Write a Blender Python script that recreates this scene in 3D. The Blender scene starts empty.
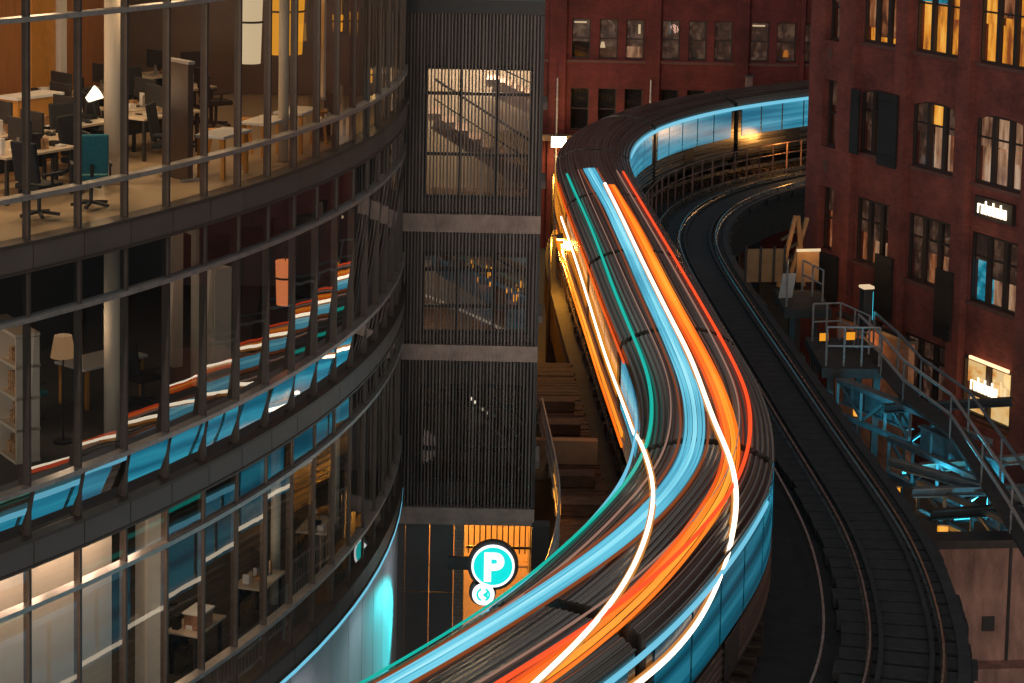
import bpy, bmesh, math, random
import numpy as np
from mathutils import Vector, Matrix
random.seed(7)
R = math.radians
SC = bpy.context.scene
COL = SC.collection

# ------------------------------------------------------------------ camera, sky, exposure
CAM_Z = 22.2
RAIL = 6.2
cd = bpy.data.cameras.new('camera'); cam = bpy.data.objects.new('camera', cd); COL.objects.link(cam)
cd.sensor_width = 36.0; cd.lens = 2060.0 / 1024 * 36.0; cd.shift_x = -8.5 / 1024; cd.shift_y = -307.7 / 1024
cd.clip_start = 0.5; cd.clip_end = 2000
_p = R(5.7); _r = R(1.2)
_f = Vector((0, math.cos(_p), -math.sin(_p))); _r0 = Vector((1, 0, 0)); _u0 = Vector((0, math.sin(_p), math.cos(_p)))
_rt = _r0 * math.cos(_r) + _u0 * math.sin(_r); _up = _u0 * math.cos(_r) - _r0 * math.sin(_r)
m = Matrix((_rt, _up, -_f)).transposed().to_4x4(); m.translation = (0, 0, CAM_Z)
cam.matrix_world = m
SC.camera = cam

wd = bpy.data.worlds.new('World'); SC.world = wd; wd.use_nodes = True
nt = wd.node_tree; bg = nt.nodes['Background']
sky = nt.nodes.new('ShaderNodeTexSky'); sky.sky_type = 'NISHITA'; sky.sun_disc = False
sky.sun_elevation = R(4); sky.sun_rotation = R(200)
hs = nt.nodes.new('ShaderNodeHueSaturation'); hs.inputs['Saturation'].default_value = 0.25
nt.links.new(sky.outputs[0], hs.inputs['Color']); nt.links.new(hs.outputs[0], bg.inputs[0])
bg.inputs[1].default_value = 0.14
sl = bpy.data.lights.new('moon_sun', 'SUN'); sl.energy = 0.02; sl.angle = R(10); sl.color = (1, .9, .8)
so = bpy.data.objects.new('moon_sun', sl); COL.objects.link(so); so.rotation_euler = (R(50), 0, R(20))
SC.view_settings.view_transform = 'Standard'; SC.view_settings.look = 'None'
SC.view_settings.exposure = 0.0; SC.view_settings.gamma = 1.0; SC.view_settings.use_curve_mapping = False
cy = SC.cycles
cy.use_denoising = True
cy.max_bounces = 7; cy.diffuse_bounces = 3; cy.glossy_bounces = 4; cy.transparent_max_bounces = 10; cy.transmission_bounces = 4
cy.caustics_reflective = False; cy.caustics_refractive = False
cy.sample_clamp_indirect = 6.0

# ------------------------------------------------------------------ materials
MATS = {}
def newmat(name):
    mt = bpy.data.materials.new(name); mt.use_nodes = True
    MATS[name] = mt
    return mt, mt.node_tree.nodes, mt.node_tree.links, mt.node_tree.nodes['Principled BSDF']
def pbr(name, col, rough=.6, metal=0., var=.25, scale=3., bump=.0, stretch=(1, 1, 1), rvar=.15):
    mt, N, L, b = newmat(name)
    tc = N.new('ShaderNodeTexCoord'); mp = N.new('ShaderNodeMapping'); mp.inputs['Scale'].default_value = stretch
    L.new(tc.outputs['Object'], mp.inputs[0])
    n1 = N.new('ShaderNodeTexNoise'); n1.inputs['Scale'].default_value = scale; n1.inputs['Detail'].default_value = 7; n1.inputs['Roughness'].default_value = .65
    L.new(mp.outputs[0], n1.inputs['Vector'])
    rp = N.new('ShaderNodeValToRGB'); rp.color_ramp.elements[0].position = .3; rp.color_ramp.elements[1].position = .72
    c0 = [max(0, c * (1 - var)) for c in col]; c1 = [min(1, c * (1 + var)) for c in col]
    rp.color_ramp.elements[0].color = (*c0, 1); rp.color_ramp.elements[1].color = (*c1, 1)
    L.new(n1.outputs[0], rp.inputs[0]); L.new(rp.outputs[0], b.inputs['Base Color'])
    mr = N.new('ShaderNodeMapRange'); mr.inputs['To Min'].default_value = max(.02, rough - rvar); mr.inputs['To Max'].default_value = min(1, rough + rvar)
    L.new(n1.outputs[0], mr.inputs[0]); L.new(mr.outputs[0], b.inputs['Roughness'])
    b.inputs['Metallic'].default_value = metal
    if bump:
        bp = N.new('ShaderNodeBump'); bp.inputs['Strength'].default_value = bump; bp.inputs['Distance'].default_value = .03
        n2 = N.new('ShaderNodeTexNoise'); n2.inputs['Scale'].default_value = scale * 6; n2.inputs['Detail'].default_value = 5
        L.new(mp.outputs[0], n2.inputs['Vector']); L.new(n2.outputs[0], bp.inputs['Height']); L.new(bp.outputs[0], b.inputs['Normal'])
    return mt
def brick(name, c1, c2, mortar, sc=1.0):
    mt, N, L, b = newmat(name)
    tc = N.new('ShaderNodeTexCoord'); sp = N.new('ShaderNodeSeparateXYZ'); L.new(tc.outputs['Object'], sp.inputs[0])
    ad = N.new('ShaderNodeMath'); ad.operation = 'ADD'; L.new(sp.outputs[0], ad.inputs[0]); L.new(sp.outputs[1], ad.inputs[1])
    cb = N.new('ShaderNodeCombineXYZ'); L.new(ad.outputs[0], cb.inputs[0]); L.new(sp.outputs[2], cb.inputs[1])
    bt = N.new('ShaderNodeTexBrick'); L.new(cb.outputs[0], bt.inputs['Vector'])
    bt.inputs['Color1'].default_value = (*c1, 1); bt.inputs['Color2'].default_value = (*c2, 1); bt.inputs['Mortar'].default_value = (*mortar, 1)
    bt.inputs['Scale'].default_value = sc; bt.inputs['Brick Width'].default_value = .23; bt.inputs['Row Height'].default_value = .085
    bt.inputs['Mortar Size'].default_value = .01; bt.inputs['Bias'].default_value = -.1
    n1 = N.new('ShaderNodeTexNoise'); n1.inputs['Scale'].default_value = .55; n1.inputs['Detail'].default_value = 8; n1.inputs['Roughness'].default_value = .7
    L.new(tc.outputs['Object'], n1.inputs['Vector'])
    rp = N.new('ShaderNodeValToRGB'); rp.color_ramp.elements[0].position = .3; rp.color_ramp.elements[1].position = .7
    rp.color_ramp.elements[0].color = (.42, .40, .42, 1); rp.color_ramp.elements[1].color = (1.35, 1.3, 1.25, 1)
    L.new(n1.outputs[0], rp.inputs[0])
    mx = N.new('ShaderNodeMixRGB'); mx.blend_type = 'MULTIPLY'; mx.inputs[0].default_value = 1
    L.new(bt.outputs[0], mx.inputs[1]); L.new(rp.outputs[0], mx.inputs[2]); L.new(mx.outputs[0], b.inputs['Base Color'])
    b.inputs['Roughness'].default_value = .85
    bp = N.new('ShaderNodeBump'); bp.inputs['Strength'].default_value = .5; bp.inputs['Distance'].default_value = .015; bp.invert = True
    L.new(bt.outputs['Fac'], bp.inputs['Height']); L.new(bp.outputs[0], b.inputs['Normal'])
    return mt
def emit(name, col, strength=1.0):
    mt, N, L, b = newmat(name)
    b.inputs['Base Color'].default_value = (.02, .02, .02, 1); b.inputs['Emission Color'].default_value = (*col, 1); b.inputs['Emission Strength'].default_value = strength
    return mt
def streak(name, cols, strength, freq_v=12., freq_s=.25, uv=True, lo=.35, hi=.65):
    """emissive threads along the train that paint light streaks on added strips and windows"""
    mt, N, L, b = newmat(name)
    b.inputs['Base Color'].default_value = (.02, .02, .02, 1); b.inputs['Roughness'].default_value = .25
    t = N.new('ShaderNodeUVMap'); mp = N.new('ShaderNodeMapping'); mp.inputs['Scale'].default_value = (freq_s, freq_v, 1)
    L.new(t.outputs[0], mp.inputs[0])
    n1 = N.new('ShaderNodeTexNoise'); n1.inputs['Scale'].default_value = 1; n1.inputs['Detail'].default_value = 3
    L.new(mp.outputs[0], n1.inputs['Vector'])
    rp = N.new('ShaderNodeValToRGB'); e = rp.color_ramp.elements
    e[0].position = lo; e[0].color = (*cols[0], 1); e[1].position = hi; e[1].color = (*cols[-1], 1)
    for i, c in enumerate(cols[1:-1]):
        q = e.new(lo + (hi - lo) * (i + 1) / (len(cols) - 1)); q.color = (*c, 1)
    L.new(n1.outputs[0], rp.inputs[0]); L.new(rp.outputs[0], b.inputs['Emission Color']); b.inputs['Emission Strength'].default_value = strength
    return mt
def glass(name, tint=(.85, .9, .9), refl=1.0, rough=.0, ior=1.5, add=.0, wob=.0):
    mt, N, L, b = newmat(name); N.remove(b); out = N['Material Output']
    tr = N.new('ShaderNodeBsdfTransparent'); tr.inputs[0].default_value = (*tint, 1)
    gl = N.new('ShaderNodeBsdfGlossy'); gl.inputs['Roughness'].default_value = rough; gl.inputs[0].default_value = (refl, refl, refl, 1)
    # Schlick reflectance, the same from both sides of the sheet
    ge = N.new('ShaderNodeNewGeometry'); dt = N.new('ShaderNodeVectorMath'); dt.operation = 'DOT_PRODUCT'
    L.new(ge.outputs['Normal'], dt.inputs[0]); L.new(ge.outputs['Incoming'], dt.inputs[1])
    ab = N.new('ShaderNodeMath'); ab.operation = 'ABSOLUTE'; L.new(dt.outputs['Value'], ab.inputs[0])
    iv = N.new('ShaderNodeMath'); iv.operation = 'SUBTRACT'; iv.inputs[0].default_value = 1; L.new(ab.outputs[0], iv.inputs[1])
    pw = N.new('ShaderNodeMath'); pw.operation = 'POWER'; pw.inputs[1].default_value = 5; L.new(iv.outputs[0], pw.inputs[0])
    f0 = 2*((ior-1)/(ior+1))**2+add
    ma = N.new('ShaderNodeMath'); ma.operation = 'MULTIPLY_ADD'; ma.inputs[1].default_value = 1-f0; ma.inputs[2].default_value = f0; ma.use_clamp = True
    L.new(pw.outputs[0], ma.inputs[0])
    if wob:
        tc = N.new('ShaderNodeTexCoord'); nz = N.new('ShaderNodeTexNoise'); nz.inputs['Scale'].default_value = 1.2; nz.inputs['Detail'].default_value = 1
        L.new(tc.outputs['Object'], nz.inputs['Vector'])
        bp = N.new('ShaderNodeBump'); bp.inputs['Strength'].default_value = wob; bp.inputs['Distance'].default_value = .02
        L.new(nz.outputs[0], bp.inputs['Height']); L.new(bp.outputs[0], gl.inputs['Normal'])
    mx = N.new('ShaderNodeMixShader'); L.new(ma.outputs[0], mx.inputs[0]); L.new(tr.outputs[0], mx.inputs[1]); L.new(gl.outputs[0], mx.inputs[2])
    L.new(mx.outputs[0], out.inputs['Surface'])
    return mt
def litwin(name, cols, strength, sx=3., sz=4., lo=.35, hi=.65):
    """a lit room seen in a window: curtains, shelves and lamps as uneven patches of light"""
    mt, N, L, b = newmat(name)
    b.inputs['Base Color'].default_value = (.1, .07, .05, 1)
    tc = N.new('ShaderNodeTexCoord'); mp = N.new('ShaderNodeMapping'); mp.inputs['Scale'].default_value = (sx, sx, sz)
    L.new(tc.outputs['Object'], mp.inputs[0])
    n1 = N.new('ShaderNodeTexNoise'); n1.inputs['Scale'].default_value = 1; n1.inputs['Detail'].default_value = 4; n1.inputs['Roughness'].default_value = .6
    L.new(mp.outputs[0], n1.inputs['Vector'])
    rp = N.new('ShaderNodeValToRGB'); e = rp.color_ramp.elements
    e[0].position = lo; e[0].color = (*cols[0], 1); e[1].position = hi; e[1].color = (*cols[-1], 1)
    for i, c in enumerate(cols[1:-1]):
        q = e.new(lo + (hi - lo) * (i + 1) / (len(cols) - 1)); q.color = (*c, 1)
    L.new(n1.outputs[0], rp.inputs[0]); L.new(rp.outputs[0], b.inputs['Emission Color']); b.inputs['Emission Strength'].default_value = strength
    return mt

pbr('asphalt', (.05, .047, .045), .8, var=.4, scale=1.2, bump=.3)
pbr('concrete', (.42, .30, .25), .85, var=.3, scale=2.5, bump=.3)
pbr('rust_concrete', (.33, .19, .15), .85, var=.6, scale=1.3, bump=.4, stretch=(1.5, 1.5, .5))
pbr('dark_steel', (.05, .047, .046), .5, .3, var=.3, scale=4)
pbr('black_metal', (.035, .034, .034), .55, .0, var=.3, scale=4)
pbr('mullion_metal', (.10, .078, .065), .4, .3, var=.15, scale=5)
pbr('band_metal', (.17, .14, .125), .45, .35, var=.1, scale=1.5)
pbr('rail_metal', (.5, .46, .43), .35, .6, var=.2, scale=8)
pbr('galv', (.42, .40, .39), .5, .5, var=.25, scale=8)
pbr('steel_rail', (.55, .47, .40), .28, .9, var=.15, scale=3)
pbr('timber', (.10, .062, .042), .85, var=.55, scale=3, bump=.5, stretch=(1, 1, 4))
pbr('timber_dark', (.06, .058, .057), .85, var=.4, scale=3, bump=.4)
pbr('plywood', (.40, .24, .12), .75, var=.25, scale=2)
pbr('stain_wood', (.42, .17, .06), .5, var=.25, scale=2, stretch=(4, 4, .5))
pbr('cream_paint', (.66, .56, .44), .6, var=.06, scale=2)
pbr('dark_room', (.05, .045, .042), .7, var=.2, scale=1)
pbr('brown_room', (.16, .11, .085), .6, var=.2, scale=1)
pbr('white_paint', (.78, .75, .72), .5, var=.05, scale=2)
pbr('warm_floor', (.42, .31, .20), .45, var=.12, scale=2)
pbr('grey_carpet', (.10, .09, .085), .9, var=.2, scale=8)
pbr('ceiling', (.28, .25, .22), .8, var=.08, scale=2)
pbr('black_fabric', (.018, .018, .02), .8, var=.3, scale=20)
pbr('teal_fabric', (.03, .20, .25), .8, var=.2, scale=20)
pbr('desk_top', (.62, .50, .38), .4, var=.08, scale=3)
pbr('orange_wood', (.60, .27, .05), .5, var=.2, scale=4)
pbr('pale_panel', (.62, .58, .58), .38, .1, var=.12, scale=.8, stretch=(1, 1, .4))
pbr('clad_metal', (.17, .135, .12), .48, .35, var=.6, scale=1.5, stretch=(6, 1, .3))
pbr('garage_panel', (.12, .115, .112), .45, .2, var=.12, scale=1)
pbr('shutter_iron', (.022, .021, .021), .6, .2, var=.3, scale=3)
pbr('window_frame', (.035, .022, .018), .6, var=.2, scale=5)
pbr('stone_sill', (.13, .055, .045), .8, var=.25, scale=3)
pbr('truss_steel', (.20, .22, .23), .5, .4, var=.35, scale=3)
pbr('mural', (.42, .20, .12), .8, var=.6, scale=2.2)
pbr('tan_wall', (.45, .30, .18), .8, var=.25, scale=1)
pbr('book', (.45, .25, .12), .7, var=.9, scale=14)
brick('brick_right', (.275, .062, .046), (.205, .046, .036), (.14, .06, .048))
brick('brick_back', (.17, .028, .026), (.13, .022, .021), (.085, .03, .027))
brick('brick_pale', (.40, .30, .24), (.34, .25, .2), (.25, .2, .17))
glass('facade_glass', (.80, .83, .83), .95, wob=.06)
glass('sill_glass', (.30, .36, .40), 1.0, ior=1.9, add=.38, wob=.08)
glass('vision_glass', (.75, .78, .78), 1.0, add=.10, wob=.06)
glass('dark_glass', (.30, .33, .34), 1.0, ior=1.7, add=.04, wob=.05)
glass('pane_glass', (.8, .8, .8), .7)
emit('white_light', (1, .84, .62), 3.2)
emit('halo_amber', (1, .36, .05), .55)  # glow around the white streaks, painted as a wider emissive strip
emit('teal_light', (.0, .42, .33), 1.1)
emit('red_light', (1, .075, .012), 1.15)
emit('pale_blue_light', (.16, .55, .75), 1.0)
emit('rust_light', (.42, .09, .015), .5)
emit('amber_lamp', (1, .45, .06), 40)
emit('flood', (1, .74, .42), 30)
emit('office_light', (1, .66, .36), 9)
emit('office_dim', (1, .6, .32), 3)
emit('cool_screen', (.12, .55, .75), 1.6)
emit('white_glow', (1, .86, .66), 1.3)
emit('shade_amber', (1, .38, .02), .85)
emit('shade_cream', (1, .72, .42), .75)
emit('sign_teal', (.0, .70, .66), 1.15)
emit('sign_white', (1, .98, .98), 1.5)
emit('letter_white', (1, .82, .55), 3.5)
emit('strip_warm', (1, .55, .3), 2.0)
emit('signal_amber', (1, .35, .02), 1.3)
emit('signal_red', (.8, .05, .03), 1.0)
emit('teal_tube', (.05, .6, .75), 2.5)
streak('blue_band', [(.03, .25, .40), (.10, .50, .68), (.20, .68, .85)], 1.0, 7, .12)
streak('orange_band', [(.85, .10, .004), (1, .19, .008), (1, .30, .02)], 1.1, 5, .1)
streak('blue_bright', [(.10, .45, .62), (.25, .75, .9), (.45, .88, 1.)], 1.0, 7, .12)
streak('orange_deep', [(.75, .06, .002), (.95, .13, .005)], 1.0, 5, .1)
streak('orange_gold', [(1, .22, .008), (1, .42, .04)], 1.15, 5, .1)
emit('thread_light', (.55, .30, .22), .55)
emit('shade_dull', (.8, .42, .18), .35)
emit('shade_orange', (1, .26, .08), .8)
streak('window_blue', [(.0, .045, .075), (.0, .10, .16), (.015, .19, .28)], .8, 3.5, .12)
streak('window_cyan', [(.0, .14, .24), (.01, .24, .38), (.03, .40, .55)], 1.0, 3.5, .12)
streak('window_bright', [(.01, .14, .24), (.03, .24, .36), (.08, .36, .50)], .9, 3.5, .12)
streak('amber_glow', [(.10, .02, .002), (.55, .16, .008), (1, .36, .02)], .8, 3.0, .08)
litwin('lit_gold', [(.22, .05, .01), (.80, .29, .025), (1, .50, .08)], 1.2, 2.2, .55)
litwin('lit_brown', [(.05, .015, .008), (.30, .09, .03), (.55, .26, .12)], .8, 3, 1.2)
litwin('lit_pale', [(.10, .035, .02), (.50, .26, .14), (.80, .52, .33)], .75, 3, .5)
litwin('lit_dim', [(.008, .006, .006), (.04, .018, .012), (.13, .07, .045)], .8, 3, 2)
litwin('lit_teal', [(.0, .05, .09), (.01, .35, .50), (.15, .55, .65)], .8, 1.5, 2)
litwin('lit_shop', [(.75, .24, .03), (1, .62, .22), (1, .72, .36)], .95, 1.5, 2.0)
# stainless train skin: ribbed metal with long pale and dark streaks
mt, N, L, b = newmat('train_skin')
t = N.new('ShaderNodeUVMap'); mp = N.new('ShaderNodeMapping'); mp.inputs['Scale'].default_value = (.05, 9, 1); L.new(t.outputs[0], mp.inputs[0])
n1 = N.new('ShaderNodeTexNoise'); n1.inputs['Scale'].default_value = 1; n1.inputs['Detail'].default_value = 6; L.new(mp.outputs[0], n1.inputs['Vector'])
rp = N.new('ShaderNodeValToRGB'); rp.color_ramp.elements[0].position = .3; rp.color_ramp.elements[1].position = .75
rp.color_ramp.elements[0].color = (.06, .05, .045, 1); rp.color_ramp.elements[1].color = (.42, .38, .33, 1)
L.new(n1.outputs[0], rp.inputs[0]); L.new(rp.outputs[0], b.inputs['Base Color'])
b.inputs['Metallic'].default_value = .75
mr = N.new('ShaderNodeMapRange'); mr.inputs['To Min'].default_value = .16; mr.inputs['To Max'].default_value = .42; L.new(n1.outputs[0], mr.inputs[0]); L.new(mr.outputs[0], b.inputs['Roughness'])

# ------------------------------------------------------------------ builders
class MB:
    def __init__(s): s.v = []; s.f = []; s.uv = []; s.mi = []; s.cur = 0
    def quad(s, a, b, c, d, uv=None):
        i = len(s.v); s.v += [tuple(a), tuple(b), tuple(c), tuple(d)]; s.f.append((i, i+1, i+2, i+3)); s.uv.append(uv); s.mi.append(s.cur)
    def box(s, x0, x1, y0, y1, z0, z1):
        s.obox(((x0+x1)/2, (y0+y1)/2, (z0+z1)/2), (1, 0, 0), (0, 1, 0), (0, 0, 1), x1-x0, y1-y0, z1-z0); return s
    def obox(s, c, X, Y, Z, lx, ly, lz):
        c = Vector(c); X = Vector(X)*lx/2; Y = Vector(Y)*ly/2; Z = Vector(Z)*lz/2; i = len(s.v)
        for sx, sy, sz in ((-1,-1,-1),(1,-1,-1),(1,1,-1),(-1,1,-1),(-1,-1,1),(1,-1,1),(1,1,1),(-1,1,1)): s.v.append(tuple(c+X*sx+Y*sy+Z*sz))
        for q in ((0,3,2,1),(4,5,6,7),(0,1,5,4),(1,2,6,5),(2,3,7,6),(3,0,4,7)): s.f.append(tuple(i+k for k in q)); s.uv.append(None); s.mi.append(s.cur)
        return s
    def bar(s, a, b, w, h=None, up=(0, 0, 1)):
        a = Vector(a); b = Vector(b); d = b-a; l = d.length
        if l < 1e-6: return s
        d /= l; u = Vector(up)
        if abs(d.dot(u)) > .98: u = Vector((1, 0, 0))
        x = d.cross(u).normalized(); z = x.cross(d)
        return s.obox((a+b)/2, x, d, z, w, l, h or w)
    def tube(s, pts, r, n=8, cap=True):
        pts = [Vector(p) for p in pts]; rings = []
        for k, p in enumerate(pts):
            d = (pts[min(k+1, len(pts)-1)]-pts[max(k-1, 0)]).normalized(); u = Vector((0, 0, 1))
            if abs(d.z) > .95: u = Vector((1, 0, 0))
            x = d.cross(u).normalized(); y = x.cross(d); i = len(s.v); rr = r[k] if hasattr(r, '__len__') else r
            for j in range(n):
                a = 2*math.pi*j/n; s.v.append(tuple(p+x*math.cos(a)*rr+y*math.sin(a)*rr))
            rings.append(i)
        for k in range(len(rings)-1):
            for j in range(n):
                s.f.append((rings[k]+j, rings[k]+(j+1) % n, rings[k+1]+(j+1) % n, rings[k+1]+j)); s.uv.append(None); s.mi.append(s.cur)
        if cap:
            s.f.append(tuple(rings[0]+j for j in range(n))); s.uv.append(None); s.mi.append(s.cur)
            s.f.append(tuple(rings[-1]+j for j in reversed(range(n)))); s.uv.append(None); s.mi.append(s.cur)
        return s
    def cyl(s, a, b, r, n=14, r2=None): return s.tube([a, b], [r, r if r2 is None else r2], n)
    def sweep(s, rings, S, closed=False, caps=False, V=None):
        """rings: list of equal-length point lists; UV u = S[k], v = V[j]"""
        n = len(rings[0]); i = len(s.v)
        for rg in rings: s.v += [tuple(p) for p in rg]
        V = V if V is not None else [j/(n-1) for j in range(n)]
        m_ = n if closed else n-1
        for k in range(len(rings)-1):
            for j in range(m_):
                j2 = (j+1) % n; v2 = V[j2] if j2 else V[-1]+.1
                s.f.append((i+k*n+j, i+k*n+j2, i+(k+1)*n+j2, i+(k+1)*n+j)); s.mi.append(s.cur)
                s.uv.append(((S[k], V[j]), (S[k], v2), (S[k+1], v2), (S[k+1], V[j])))
        if caps:
            for k in (0, len(rings)-1):
                s.f.append(tuple(i+k*n+j for j in range(n))); s.uv.append(None); s.mi.append(s.cur)
        return s
    def build(s, name, mats, parent=None, smooth=False, bevel=0):
        me = bpy.data.meshes.new(name); me.from_pydata(s.v, [], s.f)
        if not isinstance(mats, (list, tuple)): mats = [mats]
        for q in mats: me.materials.append(MATS[q])
        if any(u is not None for u in s.uv):
            ul = me.uv_layers.new(name='UVMap')
            for p, u in zip(me.polygons, s.uv):
                if u is not None:
                    for li, c in zip(p.loop_indices, u): ul.data[li].uv = c
        for p, k in zip(me.polygons, s.mi): p.material_index = k; p.use_smooth = smooth
        me.validate(); me.update()
        bmx = bmesh.new(); bmx.from_mesh(me); bmesh.ops.recalc_face_normals(bmx, faces=bmx.faces); bmx.to_mesh(me); bmx.free()
        o = bpy.data.objects.new(name, me); COL.objects.link(o)
        if parent: o.parent = parent
        if bevel:
            md = o.modifiers.new('bevel', 'BEVEL'); md.width = bevel; md.segments = 2; md.limit_method = 'ANGLE'
        return o
def tag(o, label=None, cat=None, group=None, kind=None):
    if label: o['label'] = label
    if cat: o['category'] = cat
    if group: o['group'] = group
    if kind: o['kind'] = kind
    return o
def thing(name, label, cat, loc=(0, 0, 0), rz=0, group=None):
    o = bpy.data.objects.new(name, None); COL.objects.link(o); o.location = loc; o.rotation_euler = (0, 0, rz); o.empty_display_size = .3
    return tag(o, label, cat, group)
def copy_thing(o, loc, rz=None, label=None):
    c = o.copy(); COL.objects.link(c); c.location = loc
    if rz is not None: c.rotation_euler = (0, 0, rz)
    if label: c['label'] = label
    for ch in o.children:
        d = ch.copy(); COL.objects.link(d); d.parent = c
        for g in ch.children:
            e = g.copy(); COL.objects.link(e); e.parent = d
    return c
def lamp(parent, loc, energy, col, size=.15, kind='POINT', rot=None, spot=None):
    l = bpy.data.lights.new('bulb_or_fill', kind); l.energy = energy; l.color = col
    if kind in ('POINT', 'SPOT'): l.shadow_soft_size = size
    if kind == 'AREA': l.size = size
    if spot: l.spot_size = R(spot); l.spot_blend = .6
    o = bpy.data.objects.new('bulb_or_fill', l); COL.objects.link(o); o.location = loc
    if rot: o.rotation_euler = rot
    if parent: o.parent = parent
    return o

# ------------------------------------------------------------------ the line of the railway
CENTRE = [(24,112),(20.5,108.6),(17,105.3),(13.0,101.4),(9.3,97.4),(6.5,93.2),(4.45,88.5),(3.25,83.2),(2.87,77.5),(3.2,68.3),(3.55,61.3),(3.87,54.5),(4.12,50),(4.26,46.8),(4.22,44.2),(3.95,41.2),(3.45,38.7),(1.75,33.9),(.38,31.1),(-1.15,28.6),(-3.3,25.4),(-6.2,21.9),(-9.8,18.2)]
def catmull(P, n=40):
    P = np.array(P, float); Q = np.vstack([2*P[0]-P[1], P, 2*P[-1]-P[-2]]); out = []
    for i in range(1, len(Q)-2):
        a, b_, c, d = Q[i-1:i+3]
        for t_ in np.arange(n)/n: out.append(.5*(2*b_+(c-a)*t_+(2*a-5*b_+4*c-d)*t_*t_+(3*b_-a-3*c+d)*t_**3))
    out.append(Q[-2]); return np.array(out)
def resample(P, step=.25):
    s_ = np.r_[0, np.cumsum(np.linalg.norm(np.diff(P, axis=0), axis=1))]; u = np.arange(0, s_[-1], step)
    return np.c_[[np.interp(u, s_, P[:, k]) for k in range(P.shape[1])]].T
def smooth(P, k=9):
    w = np.ones(k)/k; Q = np.vstack([np.repeat(P[:1], k//2, 0), P, np.repeat(P[-1:], k//2, 0)])
    return np.c_[[np.convolve(Q[:, j], w, 'valid') for j in range(P.shape[1])]].T
PA = smooth(resample(catmull(CENTRE)), 13)
TA = np.gradient(PA, axis=0); TA /= np.linalg.norm(TA, axis=1)[:, None]; NA = np.c_[-TA[:, 1], TA[:, 0]]
SA = np.arange(len(PA))*.25; SMAX = SA[-1]
def at(s, o, z):
    """point beside the track: s metres along, o metres to its right as seen from the camera, z above street"""
    x = np.interp(s, SA, PA[:, 0]); y = np.interp(s, SA, PA[:, 1]); nx = np.interp(s, SA, NA[:, 0]); ny = np.interp(s, SA, NA[:, 1])
    return Vector((x+nx*o, y+ny*o, z))
def normal_at(s): return Vector((np.interp(s, SA, NA[:, 0]), np.interp(s, SA, NA[:, 1]), 0)).normalized()
def tang_at(s): return Vector((np.interp(s, SA, TA[:, 0]), np.interp(s, SA, TA[:, 1]), 0)).normalized()
def rng(a, b, st):
    n = max(1, int(round((b-a)/st))); return [a+(b-a)*k/n for k in range(n+1)]
def rect_sweep(mb, s0, s1, o0, o1, z0, z1, st=.5):
    S = rng(s0, s1, st); rings = [[at(s, o0, z0), at(s, o0, z1), at(s, o1, z1), at(s, o1, z0)] for s in S]
    return mb.sweep(rings, S, closed=True, caps=True)

# ------------------------------------------------------------------ setting: ground
g = MB(); g.box(-400, 400, -60, 700, -.3, 0); tag(g.build('ground', 'asphalt'), kind='structure')

# ------------------------------------------------------------------ viaduct and tracks
via = thing('elevated_viaduct', 'dark steel railway viaduct carrying the two curving tracks', 'viaduct', (0, 0, 0))
mb = MB(); rect_sweep(mb, 0, SMAX, -1.75, 5.45, RAIL-.75, RAIL-.42); mb.build('deck', 'timber_dark', via)
for o_ in (-1.6, 1.6, 3.1, 5.25):
    mb = MB(); rect_sweep(mb, 0, SMAX, o_-.16, o_+.16, RAIL-1.9, RAIL-.752, 1.); mb.build('girder', 'dark_steel', via)
for s_ in rng(6, SMAX-4, 11):
    for o_ in (-1.6, 5.25):
        mb = MB(); p = at(s_, o_, 0); mb.box(p.x-.2, p.x+.2, p.y-.2, p.y+.2, 0, RAIL-1.9); mb.build('column', 'dark_steel', via)
mb = MB(); rect_sweep(mb, 0, SMAX, 5.2, 5.44, RAIL-.419, RAIL-.1); mb.build('edge_beam', 'timber_dark', via)
def railway(label, oc, third, tie_mat, smin):
    t = thing('railway_track', label, 'railway track', (0, 0, 0))
    mb = MB()
    for s in rng(smin, SMAX-1, .58):
        n = normal_at(s); d = tang_at(s); w = 2.6+random.uniform(-.12, .12)
        mb.obox(at(s, oc+random.uniform(-.04, .04), RAIL-.27), n, d, (0, 0, 1), w, .24 if oc == 0 else .55, .22)
    mb.build('timber_ties', tie_mat, t)
    for e in (-.72, .72):
        mb = MB(); S = rng(smin, SMAX-1, .5); rings = []
        for s in S:
            c = oc+e; rings.append([at(s, c-.07, RAIL-.158), at(s, c-.03, RAIL-.12), at(s, c-.022, RAIL), at(s, c+.022, RAIL), at(s, c+.03, RAIL-.12), at(s, c+.07, RAIL-.158)])
        mb.sweep(rings, S, closed=True, caps=True); mb.build('rail', 'steel_rail', t)
    for e in (-.5, .5):
        mb = MB(); rect_sweep(mb, smin, SMAX-1, oc+e-.05, oc+e+.05, RAIL-.158, RAIL-.06); mb.build('guard_timber', 'timber_dark', t)
    mb = MB(); rect_sweep(mb, smin, SMAX-1, third-.025, third+.025, RAIL-.158, RAIL+.06); mb.build('third_rail', 'steel_rail', t)
    return t
railway('railway track under the long lit train', 0, -1.25, 'timber', 0)
railway('empty dark railway track curving on the inside of the train', 4.2, 2.55, 'timber_dark', 0)

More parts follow.
